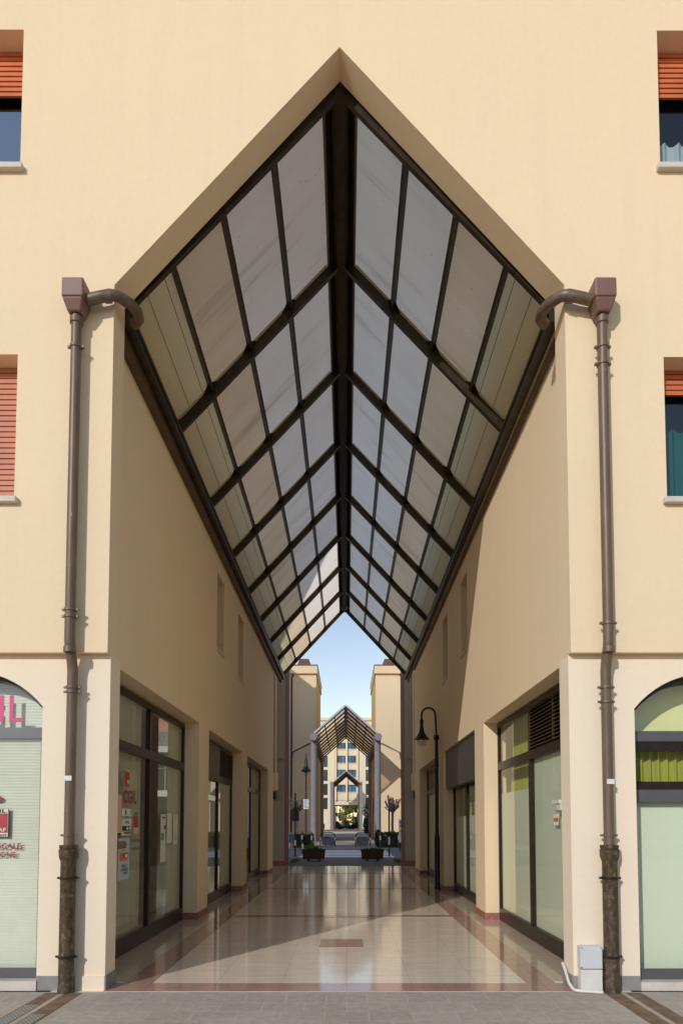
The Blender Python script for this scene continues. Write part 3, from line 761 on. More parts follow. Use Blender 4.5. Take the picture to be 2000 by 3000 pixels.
st = thing('window_sticker', 'small red sticker right of the arrow sheet', 'sticker', (GL, 8, 1.5))
part('red_square', gbox(393, 2391, 406, 2424), M['red'], st); part('paper', gbox(392, 2425, 407, 2442), M['pinkpaper'], st); gtext('SPI', 394, 2380, 402, 2389, M['ink'], st)
st = thing('window_lettering', 'two short lines of dark red letters right of the blue poster', 'lettering', (GL, 8, 1.3))
gtext('PENSIONATI', 384, 2458, 415, 2467, M['maroon'], st); gtext('DI PADOVA', 387, 2480, 413, 2490, M['maroon'], st)
st = thing('poster', 'pale blue poster with an orange and black picture, lowest on the nearest left shop window', 'poster', (GL, 7.4, 1.2))
part('paper', gbox(345, 2456, 381, 2577), M['bluepaper'], st)
gtext('TESSERA', 345, 2464, 372, 2478, M['red'], st); gtext('INSIEME', 345, 2478, 370, 2486, M['maroon'], st)
part('picture', gbox(352, 2498, 374, 2521, 2), M['orange'], st); part('picture', gbox(362, 2498, 376, 2512, 3), M['bluegrey'], st); part('picture', gbox(366, 2502, 374, 2511, 4), M['white'], st); part('picture', gbox(352, 2488, 369, 2496, 2), M['yellow'], st)
gtext('PER IL', 357, 2533, 372, 2541, M['bluegrey'], st); gtext('LAVORO', 354, 2544, 375, 2552, M['bluegrey'], st); gtext('2015', 362, 2554, 373, 2561, M['bluegrey'], st)
solo('poster', gbox(344, 2329, 358, 2440), M['pinkpaper'], 'faded pink poster half hidden by the left pillar', 'poster')
for j, (q, lab) in enumerate((((470, 2385, 487, 2525), 'tall pale green notice with small dark pictures, right pane of the nearest left shop window'), ((489, 2383, 505, 2470), 'pale notice in the middle of the right pane of the nearest left shop window'), ((507, 2386, 522, 2472), 'cream notice at the far edge of the nearest left shop window'))):
    t_ = thing('notice', lab, 'notice', (GL, 9.3, 1.4))
    part('paper', gbox(*q), M['paper'] if j != 1 else M['film'], t_)
    if j == 0:
        part('picture', gbox(473, 2440, 480, 2462, 2), M['greenprint'], t_); part('picture', gbox(481, 2418, 486, 2430, 2), M['bluegrey'], t_); part('picture', gbox(476, 2393, 485, 2397, 2), M['ink'], t_)
    elif j == 1: part('picture', gbox(490, 2396, 504, 2400, 2), M['white'], t_)
    else:
        for k in range(4): part('print_line', gbox(510, 2440+k*6, 519, 2442+k*6, 2), M['drain_pale'], t_)
# right side small things
def gyr(px, py, X=GR-.004):
    r = _ray(px, py); k = X/r[0]; return r[1]*k, r[2]*k+EYE
st = thing('alarm_sticker', 'white sticker with an orange red square on the nearest right shop window', 'sticker', (GR, 7.6, 1.4))
ya, z0_ = gyr(1632, 2418); yb, z1_ = gyr(1617, 2386)
part('paper', MB().box(GR+.008, GR+.0095, ya, yb, z0_, z1_), M['white'], st)
part('red_square', MB().box(GR+.006, GR+.0078, ya+.012, yb-.012, z0_+.04, z1_-.04), M['orange'], st)
ya, z0_ = gyr(1641, 2353); yb, z1_ = gyr(1626, 2343)
hd = thing('door_closer', 'small white bracket on the nearest right shop window beside the pillar', 'bracket', (GR, 7.5, 1.8))
part('arm', MB().box(GR-.045, GR-.006, 7.36, 7.62, 1.69, 1.73), M['whiteplastic'], hd, bevel=.006); part('base', MB().box(GR-.03, GR-.006, 7.36, 7.5, 1.62, 1.69), M['whiteplastic'], hd)
st = solo('alarm_sticker', MB().box(GR+.006, GR+.009, 12.3, 12.42, 1.28, 1.42), M['white'], 'small white sticker on the second right shop window', 'sticker')

# ================================================================== CANOPY over the passage
can = thing('glazed_canopy', 'long pitched canopy of dark steel ribs and milky panels over the passage', 'canopy', (XC, 6.4, 6.4))
HW = 2.06; ZR = 8.70; ZE = 6.46; Y0 = 6.37; PITCH = 2.073; NB = 8
SL = Vector((HW, 0, ZE-ZR)).normalized()
def sp(side, s, y, n=0.):                 # s: 0 ridge .. 1 eave; n: offset square to the slope, upwards
    p = Vector((side*HW*s, y, ZR-(ZR-ZE)*s)); nv = Vector((side*(ZR-ZE), 0, HW)).normalized()
    p += nv*n; p.x += XC; return p
PS = (.29, .535, .775)
nvs = {sd: Vector((sd*(ZR-ZE), 0, HW)).normalized() for sd in (-1, 1)}
part('ridge_beam', MB().box(XC-.085, XC+.085, Y0+.02, Y0+PITCH*NB+.02, ZR+.02, ZR+.14).box(XC-.055, XC+.055, Y0+.02, Y0+PITCH*NB+.02, ZR-.04, ZR+.02), M['roofsteel'], can)
part('ridge_cap', MB().box(XC-.15, XC+.15, Y0+.02, Y0+PITCH*NB+.02, ZR+.142, ZR+.16).box(XC-.15, XC-.125, Y0+.02, Y0+PITCH*NB+.02, ZR+.09, ZR+.142).box(XC+.125, XC+.15, Y0+.02, Y0+PITCH*NB+.02, ZR+.09, ZR+.142), M['roofsteel'], can)
for sd in (-1, 1):
    for k in range(NB+1):
        y = Y0+.05+k*PITCH if k < NB else Y0+PITCH*NB
        rb = MB(); w = .068 if 0 < k < NB else .055
        rb.bar(sp(sd, .015, y, .055), sp(sd, 1.03, y, .055), w, .11, nvs[sd])
        if 0 < k < NB:       # pale glazing bar seen beside each rib
            part('glazing_bar', MB().bar(sp(sd, .05, y-.052, .116), sp(sd, 1., y-.052, .116), .026, .014, nvs[sd]), M['cream_trim'], can)
        for s_ in PS+(1.,):  # corner gussets
            for dy in (-1, 1):
                if (k == 0 and dy < 0) or (k == NB and dy > 0): continue
                for ds in (-1, 1):
                    if s_ == 1. and ds > 0: continue
                    g = .045; a_ = sp(sd, s_, y+dy*.03, .1); b_ = sp(sd, s_+ds*g, y+dy*.03, .1); c_ = sp(sd, s_, y+dy*.16, .1)
                    up = nvs[sd]*.008
                    rb.hexa([a_, b_, c_, c_, a_+up, b_+up, c_+up, c_+up][:8])
        part('rafter', rb, M['roofsteel'], can)
    for s_ in PS:
        part('purlin', MB().bar(sp(sd, s_, Y0+.02, .09), sp(sd, s_, Y0+PITCH*NB, .09), .038, .07, nvs[sd]), M['roofsteel'], can)
    part('ridge_strip', MB().bar(sp(sd, .023, Y0+.02, .118), sp(sd, .023, Y0+PITCH*NB, .118), .115, .02, nvs[sd]), M['roofsteel'], can)
    part('ridge_strip', MB().bar(sp(sd, .044, Y0+.02, .10), sp(sd, .044, Y0+PITCH*NB, .10), .02, .022, nvs[sd]), M['brown_trim'], can)
    # panels
    edges = (.0,)+PS+(1.02,)
    for k in range(NB):
        ya, yb = Y0+.04+k*PITCH, Y0+.04+(k+1)*PITCH-(.01 if k == NB-1 else 0)
        for r in range(4):
            s0, s1 = edges[r]+.003, edges[r+1]-.003
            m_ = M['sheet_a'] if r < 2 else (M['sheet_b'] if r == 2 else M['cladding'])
            mb = MB(); n0, n1 = .13, .14
            if r < 3:
                a_, b_, c_, d_ = sp(sd, s0, ya, n0), sp(sd, s1, ya, n0), sp(sd, s1, yb-.004, n0), sp(sd, s0, yb-.004, n0)
                mb.face([a_, b_, c_, d_])
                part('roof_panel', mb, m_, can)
            else:            # ribbed sheet: three boards with narrow grooves
                m3 = 4
                for q in range(m3):
                    u0 = s0+(s1-s0)*q/m3+.0008*(q > 0); u1 = s0+(s1-s0)*(q+1)/m3-.0008
                    nq = n0+(.004 if q % 2 else 0); lap = .004 if q % 2 else 0
                    mb.face([sp(sd, u0-lap, ya, nq), sp(sd, u1+lap, ya, nq), sp(sd, u1+lap, yb-.004, nq), sp(sd, u0-lap, yb-.004, nq)])
                part('cladding_panel', mb, m_, can)
    # eave beam, gutter and trims
    xe = XC+sd*HW; Ya, Yb = Y0-.0, Y0+PITCH*NB+.55
    xw = XL if sd < 0 else XR
    part('eave_beam', MB().box(xe-sd*.03, xe+sd*.055, Y0+.0, Y0+PITCH*NB, ZE-.13, ZE+.03).box(xe-sd*.045, xe-sd*.03, Y0, Y0+PITCH*NB, ZE-.05, ZE-.03), M['roofsteel'], can)
    if sd < 0:
        part('gutter', MB().box(xe-.055, xw+.004, Y0+.05, Y0+PITCH*NB, ZE-.22, ZE-.06), M['brown_trim'], can)
    else:
        part('gutter', MB().box(xe+.055, xw-.004, Y0+.05, Y0+PITCH*NB, ZE-.17, ZE-.05), M['cream_trim'], can)
        part('gutter_rail', MB().tube([(xe+.085, Y0+.05, ZE-.2), (xe+.085, Y0+PITCH*NB, ZE-.2)], .024, 10), M['brown_trim'], can, smooth=True)
    part('end_trim', MB().bar(sp(sd, .0, Y0+PITCH*NB+.06, .10), sp(sd, 1.03, Y0+PITCH*NB+.06, .10), .03, .13, nvs[sd]), M['cream_trim'], can)

# ================================================================== DRAINPIPES on the front
def drainpipe(side):
    s = -1 if side == 'L' else 1
    xw = -2.452 if side == 'L' else 2.318
    t_ = thing('drainpipe', ('brown drainpipe with square hopper left of the passage mouth' if side == 'L' else 'brown drainpipe with square hopper right of the passage mouth, beside the grey cabinet'), 'drainpipe', (xw, YL-.09, 0), 'drainpipes on the street front')
    yu, yl = YF-.085, YL-.085; r = .0455
    zt = 6.04
    part('pipe', MB().tube([(xw, yu, zt+.04), (xw, yu, 3.10), (xw, yu+.008, 3.05), (xw, yl-.012, 2.90), (xw, yl, 2.84), (xw, yl, 1.26)], r, 20), M['pipe'], t_, smooth=True)
    part('pipe_socket', MB().lathe((xw, yu, 2.99), [(r+.001, 0), (r+.006, .0), (r+.006, .05), (r+.001, .05)]), M['pipe'], t_, smooth=True)
    part('hopper_outlet', MB().lathe((xw, yu, 6.0), [(.040, 0), (.058, .01), (.058, .06), (.04, .06)]), M['pipe'], t_, smooth=True)
    part('iron_shoe', MB().lathe((xw, yl-.002, 0), [(.07, 0), (.069, .03), (.0655, .05), (.0655, 1.14), (.08, 1.18), (.083, 1.22), (.083, 1.245), (.074, 1.25), (.08, 1.262), (.08, 1.285), (.05, 1.287)], 24), M['iron'], t_, smooth=True)
    for z, yy, rr in ((5.78, yu, r), (5.62 if s > 0 else 3.36, yu, r), (3.30 if s < 0 else 3.24, yu, r), (2.68, yl, r), (2.55, yl, r) if s > 0 else (2.64, yl, r), (1.36, yl, r), (.985, yl, .0655), (.30, yl, .0655)):
        mb = MB().lathe((xw, yy, z), [(rr, 0), (rr+.009, 0), (rr+.009, .022), (rr, .022)], 20)
        for q in (-1, 1): mb.box(xw+q*(rr+.004), xw+q*(rr+.028), yy-.012, yy+.014, z+.002, z+.02)
        mb.box(xw-.008, xw+.008, yy+rr, yy+.09, z+.004, z+.018)
        part('clamp', mb, M['pipe'] if rr < .06 else M['bronze'], t_, smooth=False)
    # hopper
    hb = MB(); w, d0, d1 = .098, YF-.2, YF-.004; zt2 = 6.365
    hb.hexa([(xw-w, d0, 6.19), (xw+w, d0, 6.19), (xw+w, d1, 6.19), (xw-w, d1, 6.19), (xw-w, d0, zt2), (xw+w, d0, zt2), (xw+w, d1, zt2), (xw-w, d1, zt2)])
    w2 = .06
    hb.hexa([(xw-w2, d0+.05, 6.085), (xw+w2, d0+.05, 6.085), (xw+w2, d1-.02, 6.085), (xw-w2, d1-.02, 6.085), (xw-w+.004, d0+.004, 6.19), (xw+w-.004, d0+.004, 6.19), (xw+w-.004, d1, 6.19), (xw-w+.004, d1, 6.19)])
    part('hopper', hb, M['hopper'], t_, bevel=.014)
    # branch from the canopy gutter
    inx = -s
    pts = [(xw+inx*.10, YF-.10, 6.225), (xw+inx*.22, YF-.105, 6.25), (xw+inx*.30, YF-.10, 6.272), (xw+inx*.36, YF-.075, 6.285), (xw+inx*.445, YF+.04, 6.30), (xw+inx*.475, YF+.14, 6.305), (xw+inx*.465, YF+.235, 6.305), (xw+inx*.40, YF+.31, 6.305)]
    pr = .050
    part('branch_pipe', MB().tube(pts, pr, 18), M['pipe'], t_, smooth=True)
    part('pipe_joint', MB().tube([(xw+inx*.255, YF-.104, 6.252), (xw+inx*.315, YF-.093, 6.264)], pr+.004, 18), M['pipe'], t_, smooth=True)
    z = 1.875 if s < 0 else 1.845
    part('sticker', MB().box(xw-.036+(s > 0)*.012, xw+.028+(s > 0)*.012, yl-r-.0035, yl-r+.012, z-.022, z+.022), M['white'], t_)
drainpipe('L'); drainpipe('R')
for nm, x0, x1, lab in (('drain_channel', -2.62, -2.30, 'brown stained stone drain strip with two grates under the left drainpipe'), ('drain_channel', 2.24, 2.56, 'brown stained stone drain strip under the right drainpipe')):
    t_ = thing(nm, lab, 'drain', ((x0+x1)/2, 5.9, 0), 'drain strips in the pavement')
    xm = (x0+x1)/2
    part('stone_strip', MB().box(x0, xm-.022, 2.0, 6.03, -.05, .003).box(xm+.022, x1, 2.0, 6.03, -.05, .003), M['drain_stone'], t_)
    part('joint_strip', MB().box(xm-.022, xm+.022, 2.0, 6.03, -.05, .0045), M['drain_pale'], t_)
    if x0 < 0:
        part('grate', MB().box(x0+.015, xm-.03, 4.2, 5.62, -.02, .0055), M['grate'], t_); part('grate', MB().box(xm+.03, x1-.015, 4.2, 5.36, -.02, .0055), M['grate'], t_)
cab = thing('utility_cabinet', 'pale grey utility cabinet on the wall beside the right drainpipe', 'cabinet', (2.17, YL, 0))
a_, c_ = 2.042, 2.235
part('upper_door', MB().box(a_, c_, YL-.10, YL-.003, .205, .40), M['box_top'], cab, bevel=.006)
part('lower_door', MB().box(a_+.004, c_, YL-.096, YL-.003, .004, .198), M['box_low'], cab, bevel=.006)
part('screw', MB().box(a_+.010, a_+.018, YL-.104, YL-.098, .384, .392).box(c_-.018, c_-.010, YL-.104, YL-.098, .384, .392).box(a_+.004, a_+.014, YL-.106, YL-.098, .213, .223), M['bronze'], cab)
solo('conduit', MB().tube([(1.985, 6.36, .19), (1.975, 6.28, .17), (1.972, 6.14, .06), (1.98, 6.06, .028), (2.0, 6.03, .022), (2.21, 5.975, .02)], .0145, 12), M['whiteplastic'], 'white plastic conduit running along the ground to the grey cabinet', 'conduit', smooth=True)

# ================================================================== LAMP in the passage
lx, ly = 2.02, 15.3
lamp = thing('street_lamp', 'black swan neck lamp standing inside the passage by the right wall', 'street lamp', (lx, ly, 0))
part('post', MB().lathe((lx, ly, 0), [(.075, 0), (.075, .04), (.058, .08), (.058, 1.15), (.05, 1.2), (.042, 1.25), (.036, 3.4)], 16), M['black'], lamp, smooth=True)
part('collar', MB().lathe((lx, ly, 3.33), [(.03, 0), (.06, .03), (.065, .07), (.06, .11), (.03, .14)], 16), M['black'], lamp, smooth=True)
arc = [(lx, ly, 3.4), (lx-.01, ly, 3.7), (lx-.02, ly, 3.92)]+[(lx-.02-.155+.155*math.cos(t), ly, 3.92+.155*math.sin(t)) for t in [PI*i/10 for i in range(1, 11)]]+[(lx-.33, ly, 3.8)]
part('arm', MB().tube(arc, .023, 12), M['black'], lamp, smooth=True)
cx_ = lx-.33
part('shade', MB().lathe((cx_, ly, 3.36), [(.185, 0), (.165, .02), (.10, .09), (.06, .17), (.042, .26), (.036, .36), (.045, .40), (.04, .44), (.02, .46)], 20), M['black'], lamp, smooth=True)
part('globe', MB().lathe((cx_, ly, 3.36), [(.03, -.16), (.075, -.145), (.105, -.10), (.115, -.05), (.11, -.002)], 18), M['lamp_glass'], lamp, smooth=True)
part('bulb', MB().lathe((cx_, ly, 3.36), [(.01, -.12), (.035, -.10), (.04, -.06), (.02, -.01)], 12), M['white'], lamp, smooth=True)

# ================================================================== REAR PIERS
for side in 'LR':
    s = -1 if side == 'L' else 1
    xi = -2.17 if side == 'L' else 2.04; xo = s*3.4
    t_ = thing('brick_pier', ('grey rendered pier edged in red brick at the left rear of the passage' if side == 'L' else 'grey rendered pier edged in red brick at the right rear of the passage'), 'pier', (xi, 24, 0), 'piers at the rear of the passage')
    part('rendered_face', MB().box(xi, xo, 23.75, 23.9, .0, 3.72).box(xi, xo, 23.66, 23.9, 3.72, 7.4), M['render_grey'], t_)
    part('brick_return', MB().box(xi-s*.012, xo, 23.9, 25.55, 0, 7.4), M['brick'], t_)
    part('base_course', MB().box(xi-s*.02, xo, 23.72, 23.748, 0, .17), M['redstone'], t_)
    q = thing('service_box', ('cream pipe and meter box on the left rear pier' if side == 'L' else 'cream pipe and meter box on the right rear pier'), 'meter box', (xi+s*.3, 23.6, 2.6), 'meter boxes on the rear piers')
    bx = xi+s*.30
    part('pipe', MB().tube([(bx-s*.02, 23.62, 3.2), (bx-s*.02, 23.62, 6.9)], .035, 10), M['plaster'], q, smooth=True)
    part('housing', MB().box(bx-.10, bx+.10, 23.5, 23.745, 2.6, 3.2), M['plaster'], q, bevel=.01)
    part('lamp_box', MB().box(bx-.0, bx+.1*s, 23.55, 23.745, 2.30, 2.55), M['black'], q)

# ================================================================== SIDE STREET
def leaves(n, c, rad, size, mb=None, shape='ell', flat_=.0):
    mb = mb or MB(); c = Vector(c)
    for _ in range(n):
        if shape == 'ell':
            while True:
                p = Vector((random.uniform(-1, 1), random.uniform(-1, 1), random.uniform(-1, 1)))
                if .25 < p.length < 1: break
            p = Vector((p.x*rad[0], p.y*rad[1], p.z*rad[2]))
        else: p = Vector((random.uniform(-rad[0], rad[0]), random.uniform(-rad[1], rad[1]), random.uniform(-rad[2], rad[2])))
        u = Vector((random.gauss(0, 1), random.gauss(0, 1), random.gauss(0, 1))).normalized(); w = u.cross(Vector((random.gauss(0, 1), random.gauss(0, 1), random.gauss(0, 1)))).normalized()
        k = size*random.uniform(.6, 1.4); q = c+p
        mb.face([q-u*k, q-w*k*.55, q+u*k, q+w*k*.55])
    return mb
def planter(x0, x1, y, z0, h, m_, lab, grp, plant):
    t_ = thing('planter', lab, 'planter', ((x0+x1)/2, y, z0), grp)
    d = .44; ft = .07; r = .05
    body = MB()
    body.hexa([(x0+.03, y+.03, z0+ft), (x1-.03, y+.03, z0+ft), (x1-.03, y+d-.03, z0+ft), (x0+.03, y+d-.03, z0+ft), (x0, y, z0+h), (x1, y, z0+h), (x1, y+d, z0+h), (x0, y+d, z0+h)])
    if 'wood' in m_.name:
        for k in range(5):
            a_ = x0+.02+(x1-x0-.04)*k/5; b_ = x0+.02+(x1-x0-.04)*(k+1)/5-.012
            body.box(a_, b_, y-.012, y+.0, z0+ft+.02, z0+h-.03)
    part('trough', body, m_, t_, bevel=.008)
    part('rim', MB().box(x0-.02, x1+.02, y-.025, y+.03, z0+h-.035, z0+h+.02).box(x0-.02, x1+.02, y+d-.03, y+d+.02, z0+h-.035, z0+h+.02).box(x0-.02, x0+.03, y+.03, y+d-.03, z0+h-.035, z0+h+.02).box(x1-.03, x1+.02, y+.03, y+d-.03, z0+h-.035, z0+h+.02), m_, t_)
    for xx in (x0+.2, x1-.28): part('foot', MB().box(xx, xx+.09, y+.04, y+d-.04, z0, z0+ft), m_, t_)
    part('soil', MB().box(x0+.03, x1-.03, y+.03, y+d-.03, z0+h-.06, z0+h-.01), M['soil'], t_)
    if plant: solo('low_plant', leaves(plant[0], ((x0+x1)/2+plant[3], y+d/2, z0+h+.03), (plant[1], .16, plant[2]), .04), plant[4], plant[5], 'plant')
planter(-1.74, -.845, 26.82, -.012, .44, M['wood'], 'dark wooden planter on short feet, left of the passage axis', 'wooden planters behind the passage', (90, .36, .035, .0, M['leaf_dark'], 'sparse low plants in the left dark wooden planter'))
planter(.565, 1.455, 26.82, -.012, .44, M['wood'], 'dark wooden planter on short feet, right of the passage axis', 'wooden planters behind the passage', (90, .36, .035, .0, M['leaf_dark'], 'sparse low plants in the right dark wooden planter'))
planter(-1.60, -.755, 43.7, -.006, .50, M['greystone'], 'grey stone planter across the street under the left hoop rail', 'grey planters across the street', (160, .3, .06, -.05, M['grass'], 'yellow green tufts in the left grey stone planter'))
planter(.59, 1.44, 43.7, -.006, .50, M['greystone'], 'grey stone planter across the street under the right hoop rail', 'grey planters across the street', (120, .3, .04, .0, M['leaf_dark'], 'low dark plants in the right grey stone planter'))
def hoop(x0, x1, lab):
    t_ = thing('hoop_barrier', lab, 'barrier', ((x0+x1)/2, 43.4, 0), 'hoop rails across the street')
    r = .25; z = .86
    pts = [(x0, 43.4, -.006), (x0, 43.4, z-r)]+[(x0+r-r*math.cos(a), 43.4, z-r+r*math.sin(a)) for a in [PI/2*i/6 for i in range(1, 7)]]
    pts += [(x1-r+r*math.sin(a), 43.4, z-r+r*math.cos(a)) for a in [PI/2*i/6 for i in range(0, 7)]]+[(x1, 43.4, -.006)]
    part('rail', MB().tube(pts, .032, 10), M['black'], t_, smooth=True)
    for x in (x0, x1): part('white_band', MB().tube([(x, 43.4, .38), (x, 43.4, .58)], .036, 10), M['white'], t_, smooth=True)
hoop(-1.66, -.735, 'black hoop rail with white bands round the left grey planter')
hoop(.56, 1.50, 'black hoop rail with white bands round the right grey planter')
def bollard(px, Y, h, m_, lab, z0=-.006):
    x = (px-CX)/F*Y
    t_ = thing('bollard', lab, 'bollard', (x, Y, z0), 'banded bollards along the street')
    part('post', MB().lathe((x, Y, z0), [(.045, 0), (.042, h-.05), (.03, h-.01), (.012, h)], 12), m_, t_, smooth=True)
    part('white_band', MB().lathe((x, Y, z0+h*.52), [(.044, 0), (.047, .01), (.047, .24), (.044, .25)], 12), M['white'], t_, smooth=True)
bollard(887, 33.0, .62, M['black'], 'short black bollard with white band just behind the left wooden planter', -.1)
bollard(913, 39.4, .98, M['greenpost'], 'dark green bollard with white band at the grass in front of the left column')
bollard(885, 40.4, 1.0, M['greenpost'], 'dark post with white band against the left hedge')
bollard(1113, 39.4, .98, M['greenpost'], 'dark green bollard with white band left of the right hedge')
bollard(1167, 39.4, .98, M['greenpost'], 'dark green bollard with white band beside the notice board at the right pier')
# sign posts by the kerb
x = (865-CX)/F*31
t_ = thing('sign_post', 'tall black post with a brown sign seen from behind, left kerb', 'road sign', (x, 31, 0), 'black sign posts on the kerb')
part('pole', MB().tube([(x, 31, -.1), (x, 31, 2.85)], .036, 10), M['black'], t_, smooth=True); part('white_band', MB().tube([(x, 31, .46), (x, 31, .70)], .04, 10), M['white'], t_, smooth=True)
p0, p1 = onY(855, 2406, 31), onY(876, 2366, 31); part('sign_plate', MB().box(p0.x, p1.x, 31.045, 31.07, p0.z, p1.z), M['grey_panel'], t_, bevel=.006)
x = (1139-CX)/F*31
t_ = thing('sign_post', 'tall black post with white bands in front of the right bare tree', 'road sign', (x, 31, 0), 'black sign posts on the kerb')
part('pole', MB().tube([(x, 31, -.1), (x, 31, 2.5)], .036, 10), M['black'], t_, smooth=True); part('white_band', MB().tube([(x, 31, .5), (x, 31, .85)], .04, 10), M['white'], t_, smooth=True)
p1 = onY(1139, 2350, 31); part('sign_plate', MB().box(x-.014, x+.014, 30.78, 31.24, p1.z-.32, p1.z+.14), M['grey_panel'], t_, bevel=.006)
# tall lamp with the white notice
Yl = 44.; x = (896-CX)/F*Yl
t_ = thing('street_lamp', 'tall black street lamp with lantern on top, left of the grey column', 'street lamp', (x, Yl, 0))
part('post', MB().lathe((x, Yl, 0), [(.11, -.01), (.11, .5), (.06, .65), (.05, 5.0)], 14), M['black'], t_, smooth=True)
zb = onY(896, 2262, Yl).z
part('shade', MB().lathe((x, Yl, zb), [(.2, 0), (.36, .06), (.33, .1), (.16, .26), (.11, .4), (.08, .75), (.045, 1.0), (.02, 1.25)], 16), M['black'], t_, smooth=True)
part('globe', MB().lathe((x, Yl, zb), [(.05, -.3), (.12, -.2), (.16, -.02)], 14), M['lamp_glass'], t_, smooth=True)
p0, p1 = onY(888.5, 2370, Yl-.15), onY(904, 2342, Yl-.15)
s_ = thing('notice_sign', 'white notice sign with blue print clamped to the tall street lamp', 'sign', (x, Yl-.15, p0.z))
part('plate', MB().box(p0.x, p1.x, Yl-.16, Yl-.13, p0.z, p1.z), M['white'], s_, bevel=.004)
lb = MB()
for k in range(7): lb.box(p0.x+.04, p1.x-.04-.08*(k % 3 == 1), Yl-.164, Yl-.1605, p1.z-.09-k*.075, p1.z-.05-k*.075)
part('print_lines', lb, M['bluegrey'], s_)
# notice board half hidden at the right pier
Yn = 36.; p0, p1 = onY(1168, 2468, Yn), onY(1185, 2400, Yn)
s_ = thing('notice_board', 'white notice panel with a yellow band half hidden by the right brick pier', 'sign', ((p0.x+p1.x)/2, Yn, 0))
part('panel', MB().box(p0.x, p1.x, Yn, Yn+.04, p0.z, p1.z), M['white'], s_); zy = onY(1168, 2437, Yn).z
part('yellow_band', MB().box(p0.x-.003, p1.x, Yn-.008, Yn-.001, zy, zy+.09), M['yellow'], s_)
part('picture', MB().box(p0.x+.03, p0.x+.12, Yn-.006, Yn-.001, p1.z-.22, p1.z-.1), M['bluegrey'], s_); part('picture', MB().box(p0.x+.05, p0.x+.13, Yn-.006, Yn-.001, p1.z-.4, p1.z-.3), M['bluegrey'], s_)
part('leg', MB().box(p0.x+.05, p0.x+.09, Yn+.005, Yn+.035, -.1, p0.z), M['black'], s_); part('leg', MB().box(p1.x-.09, p1.x-.05, Yn+.005, Yn+.035, -.1, p0.z), M['black'], s_)
# bins
Yb = 41.; p0, p1 = onY(846, 2482, Yb), onY(864, 2438, Yb)
s_ = thing('litter_bin', 'dark teal litter bin beside the left brick pier', 'bin', ((p0.x+p1.x)/2, Yb, 0))
part('body', MB().hexa([(p0.x+.03, Yb, .3), (p1.x-.03, Yb, .3), (p1.x-.03, Yb+.3, .3), (p0.x+.03, Yb+.3, .3), (p0.x, Yb, .78), (p1.x, Yb, .78), (p1.x, Yb+.34, .78), (p0.x, Yb+.34, .78)]), M['bin'], s_, bevel=.02)
part('lid', MB().hexa([(p0.x-.01, Yb-.01, .785), (p1.x+.01, Yb-.01, .785), (p1.x+.01, Yb+.35, .785), (p0.x-.01, Yb+.35, .785), (p0.x+.06, Yb+.08, .92), (p1.x-.06, Yb+.08, .92), (p1.x-.06, Yb+.26, .92), (p0.x+.06, Yb+.26, .92)]), M['ceramic'], s_, bevel=.01)
part('post', MB().box(p0.x+.10, p0.x+.15, Yb+.12, Yb+.17, -.006, .3), M['black'], s_); part('post', MB().box(p1.x-.15, p1.x-.10, Yb+.12, Yb+.17, -.006, .3), M['black'], s_)
x = (1146-CX)/F*42.5
s_ = thing('stone_pot', 'blue grey round pot standing in the right hedge at the tree foot', 'pot', (x, 42.5, 0))
part('bowl', MB().lathe((x, 42.5, 0), [(.14, 0), (.18, .1), (.24, .5), (.27, .8), (.29, .84), (.29, .9), (.25, .92)], 18), M['ceramic'], s_, smooth=True)
# hedges, shrubs, grass
def hedge(x0, x1, y0, y1, h, n, m_, lab, mound=.1):
    mb = MB(); mid = Vector(((x0+x1)/2, (y0+y1)/2, h*.5))
    leaves(n, mid, ((x1-x0)/2, (y1-y0)/2, h*.5), .05, mb, 'box')
    for _ in range(int(n*.25)): leaves(1, (random.uniform(x0, x1), random.uniform(y0, y1), h+random.uniform(-.05, mound)), (.05, .05, .05), .06, mb)
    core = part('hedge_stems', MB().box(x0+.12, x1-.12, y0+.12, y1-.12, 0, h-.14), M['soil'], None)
    o = solo('hedge', mb, m_, lab, 'hedge')
    core.parent = o
hedge(1.86, 3.9, 41.2, 42.0, .82, 2600, M['leaf'], 'clipped green hedge in front of the right column')
hedge(-3.2, -1.98, 41.0, 41.9, .70, 1700, M['leaf'], 'clipped dark hedge at the foot of the tall street lamp')
solo('shrub', leaves(900, (1.92, 41.6, .55), (.22, .3, .55), .06), M['leaf_dark'], 'upright dark green shrub at the left end of the right hedge', 'shrub')
def grass(x0, x1, y0, y1, n, h, name='grass'):
    mb = MB()
    for _ in range(n):
        x, y = random.uniform(x0, x1), random.uniform(y0, y1); k = h*random.uniform(.4, 1.2); a = random.uniform(0, PI)
        dx, dy = .012*math.cos(a), .012*math.sin(a); lx_, ly_ = random.gauss(0, .4)*k, random.gauss(0, .4)*k
        mb.face([(x-dx, y-dy, -.01), (x+dx, y+dy, -.01), (x+lx_, y+ly_, k)])
    o = part(name, mb, M['grass'], None); o['kind'] = 'stuff'; return o
grass(-2.75, -1.7, 39.7, 41.0, 1500, .16)
grass(-2.14, -1.88, 25.7, 27.6, 500, .09); grass(1.85, 2.2, 25.7, 27.4, 500, .09)
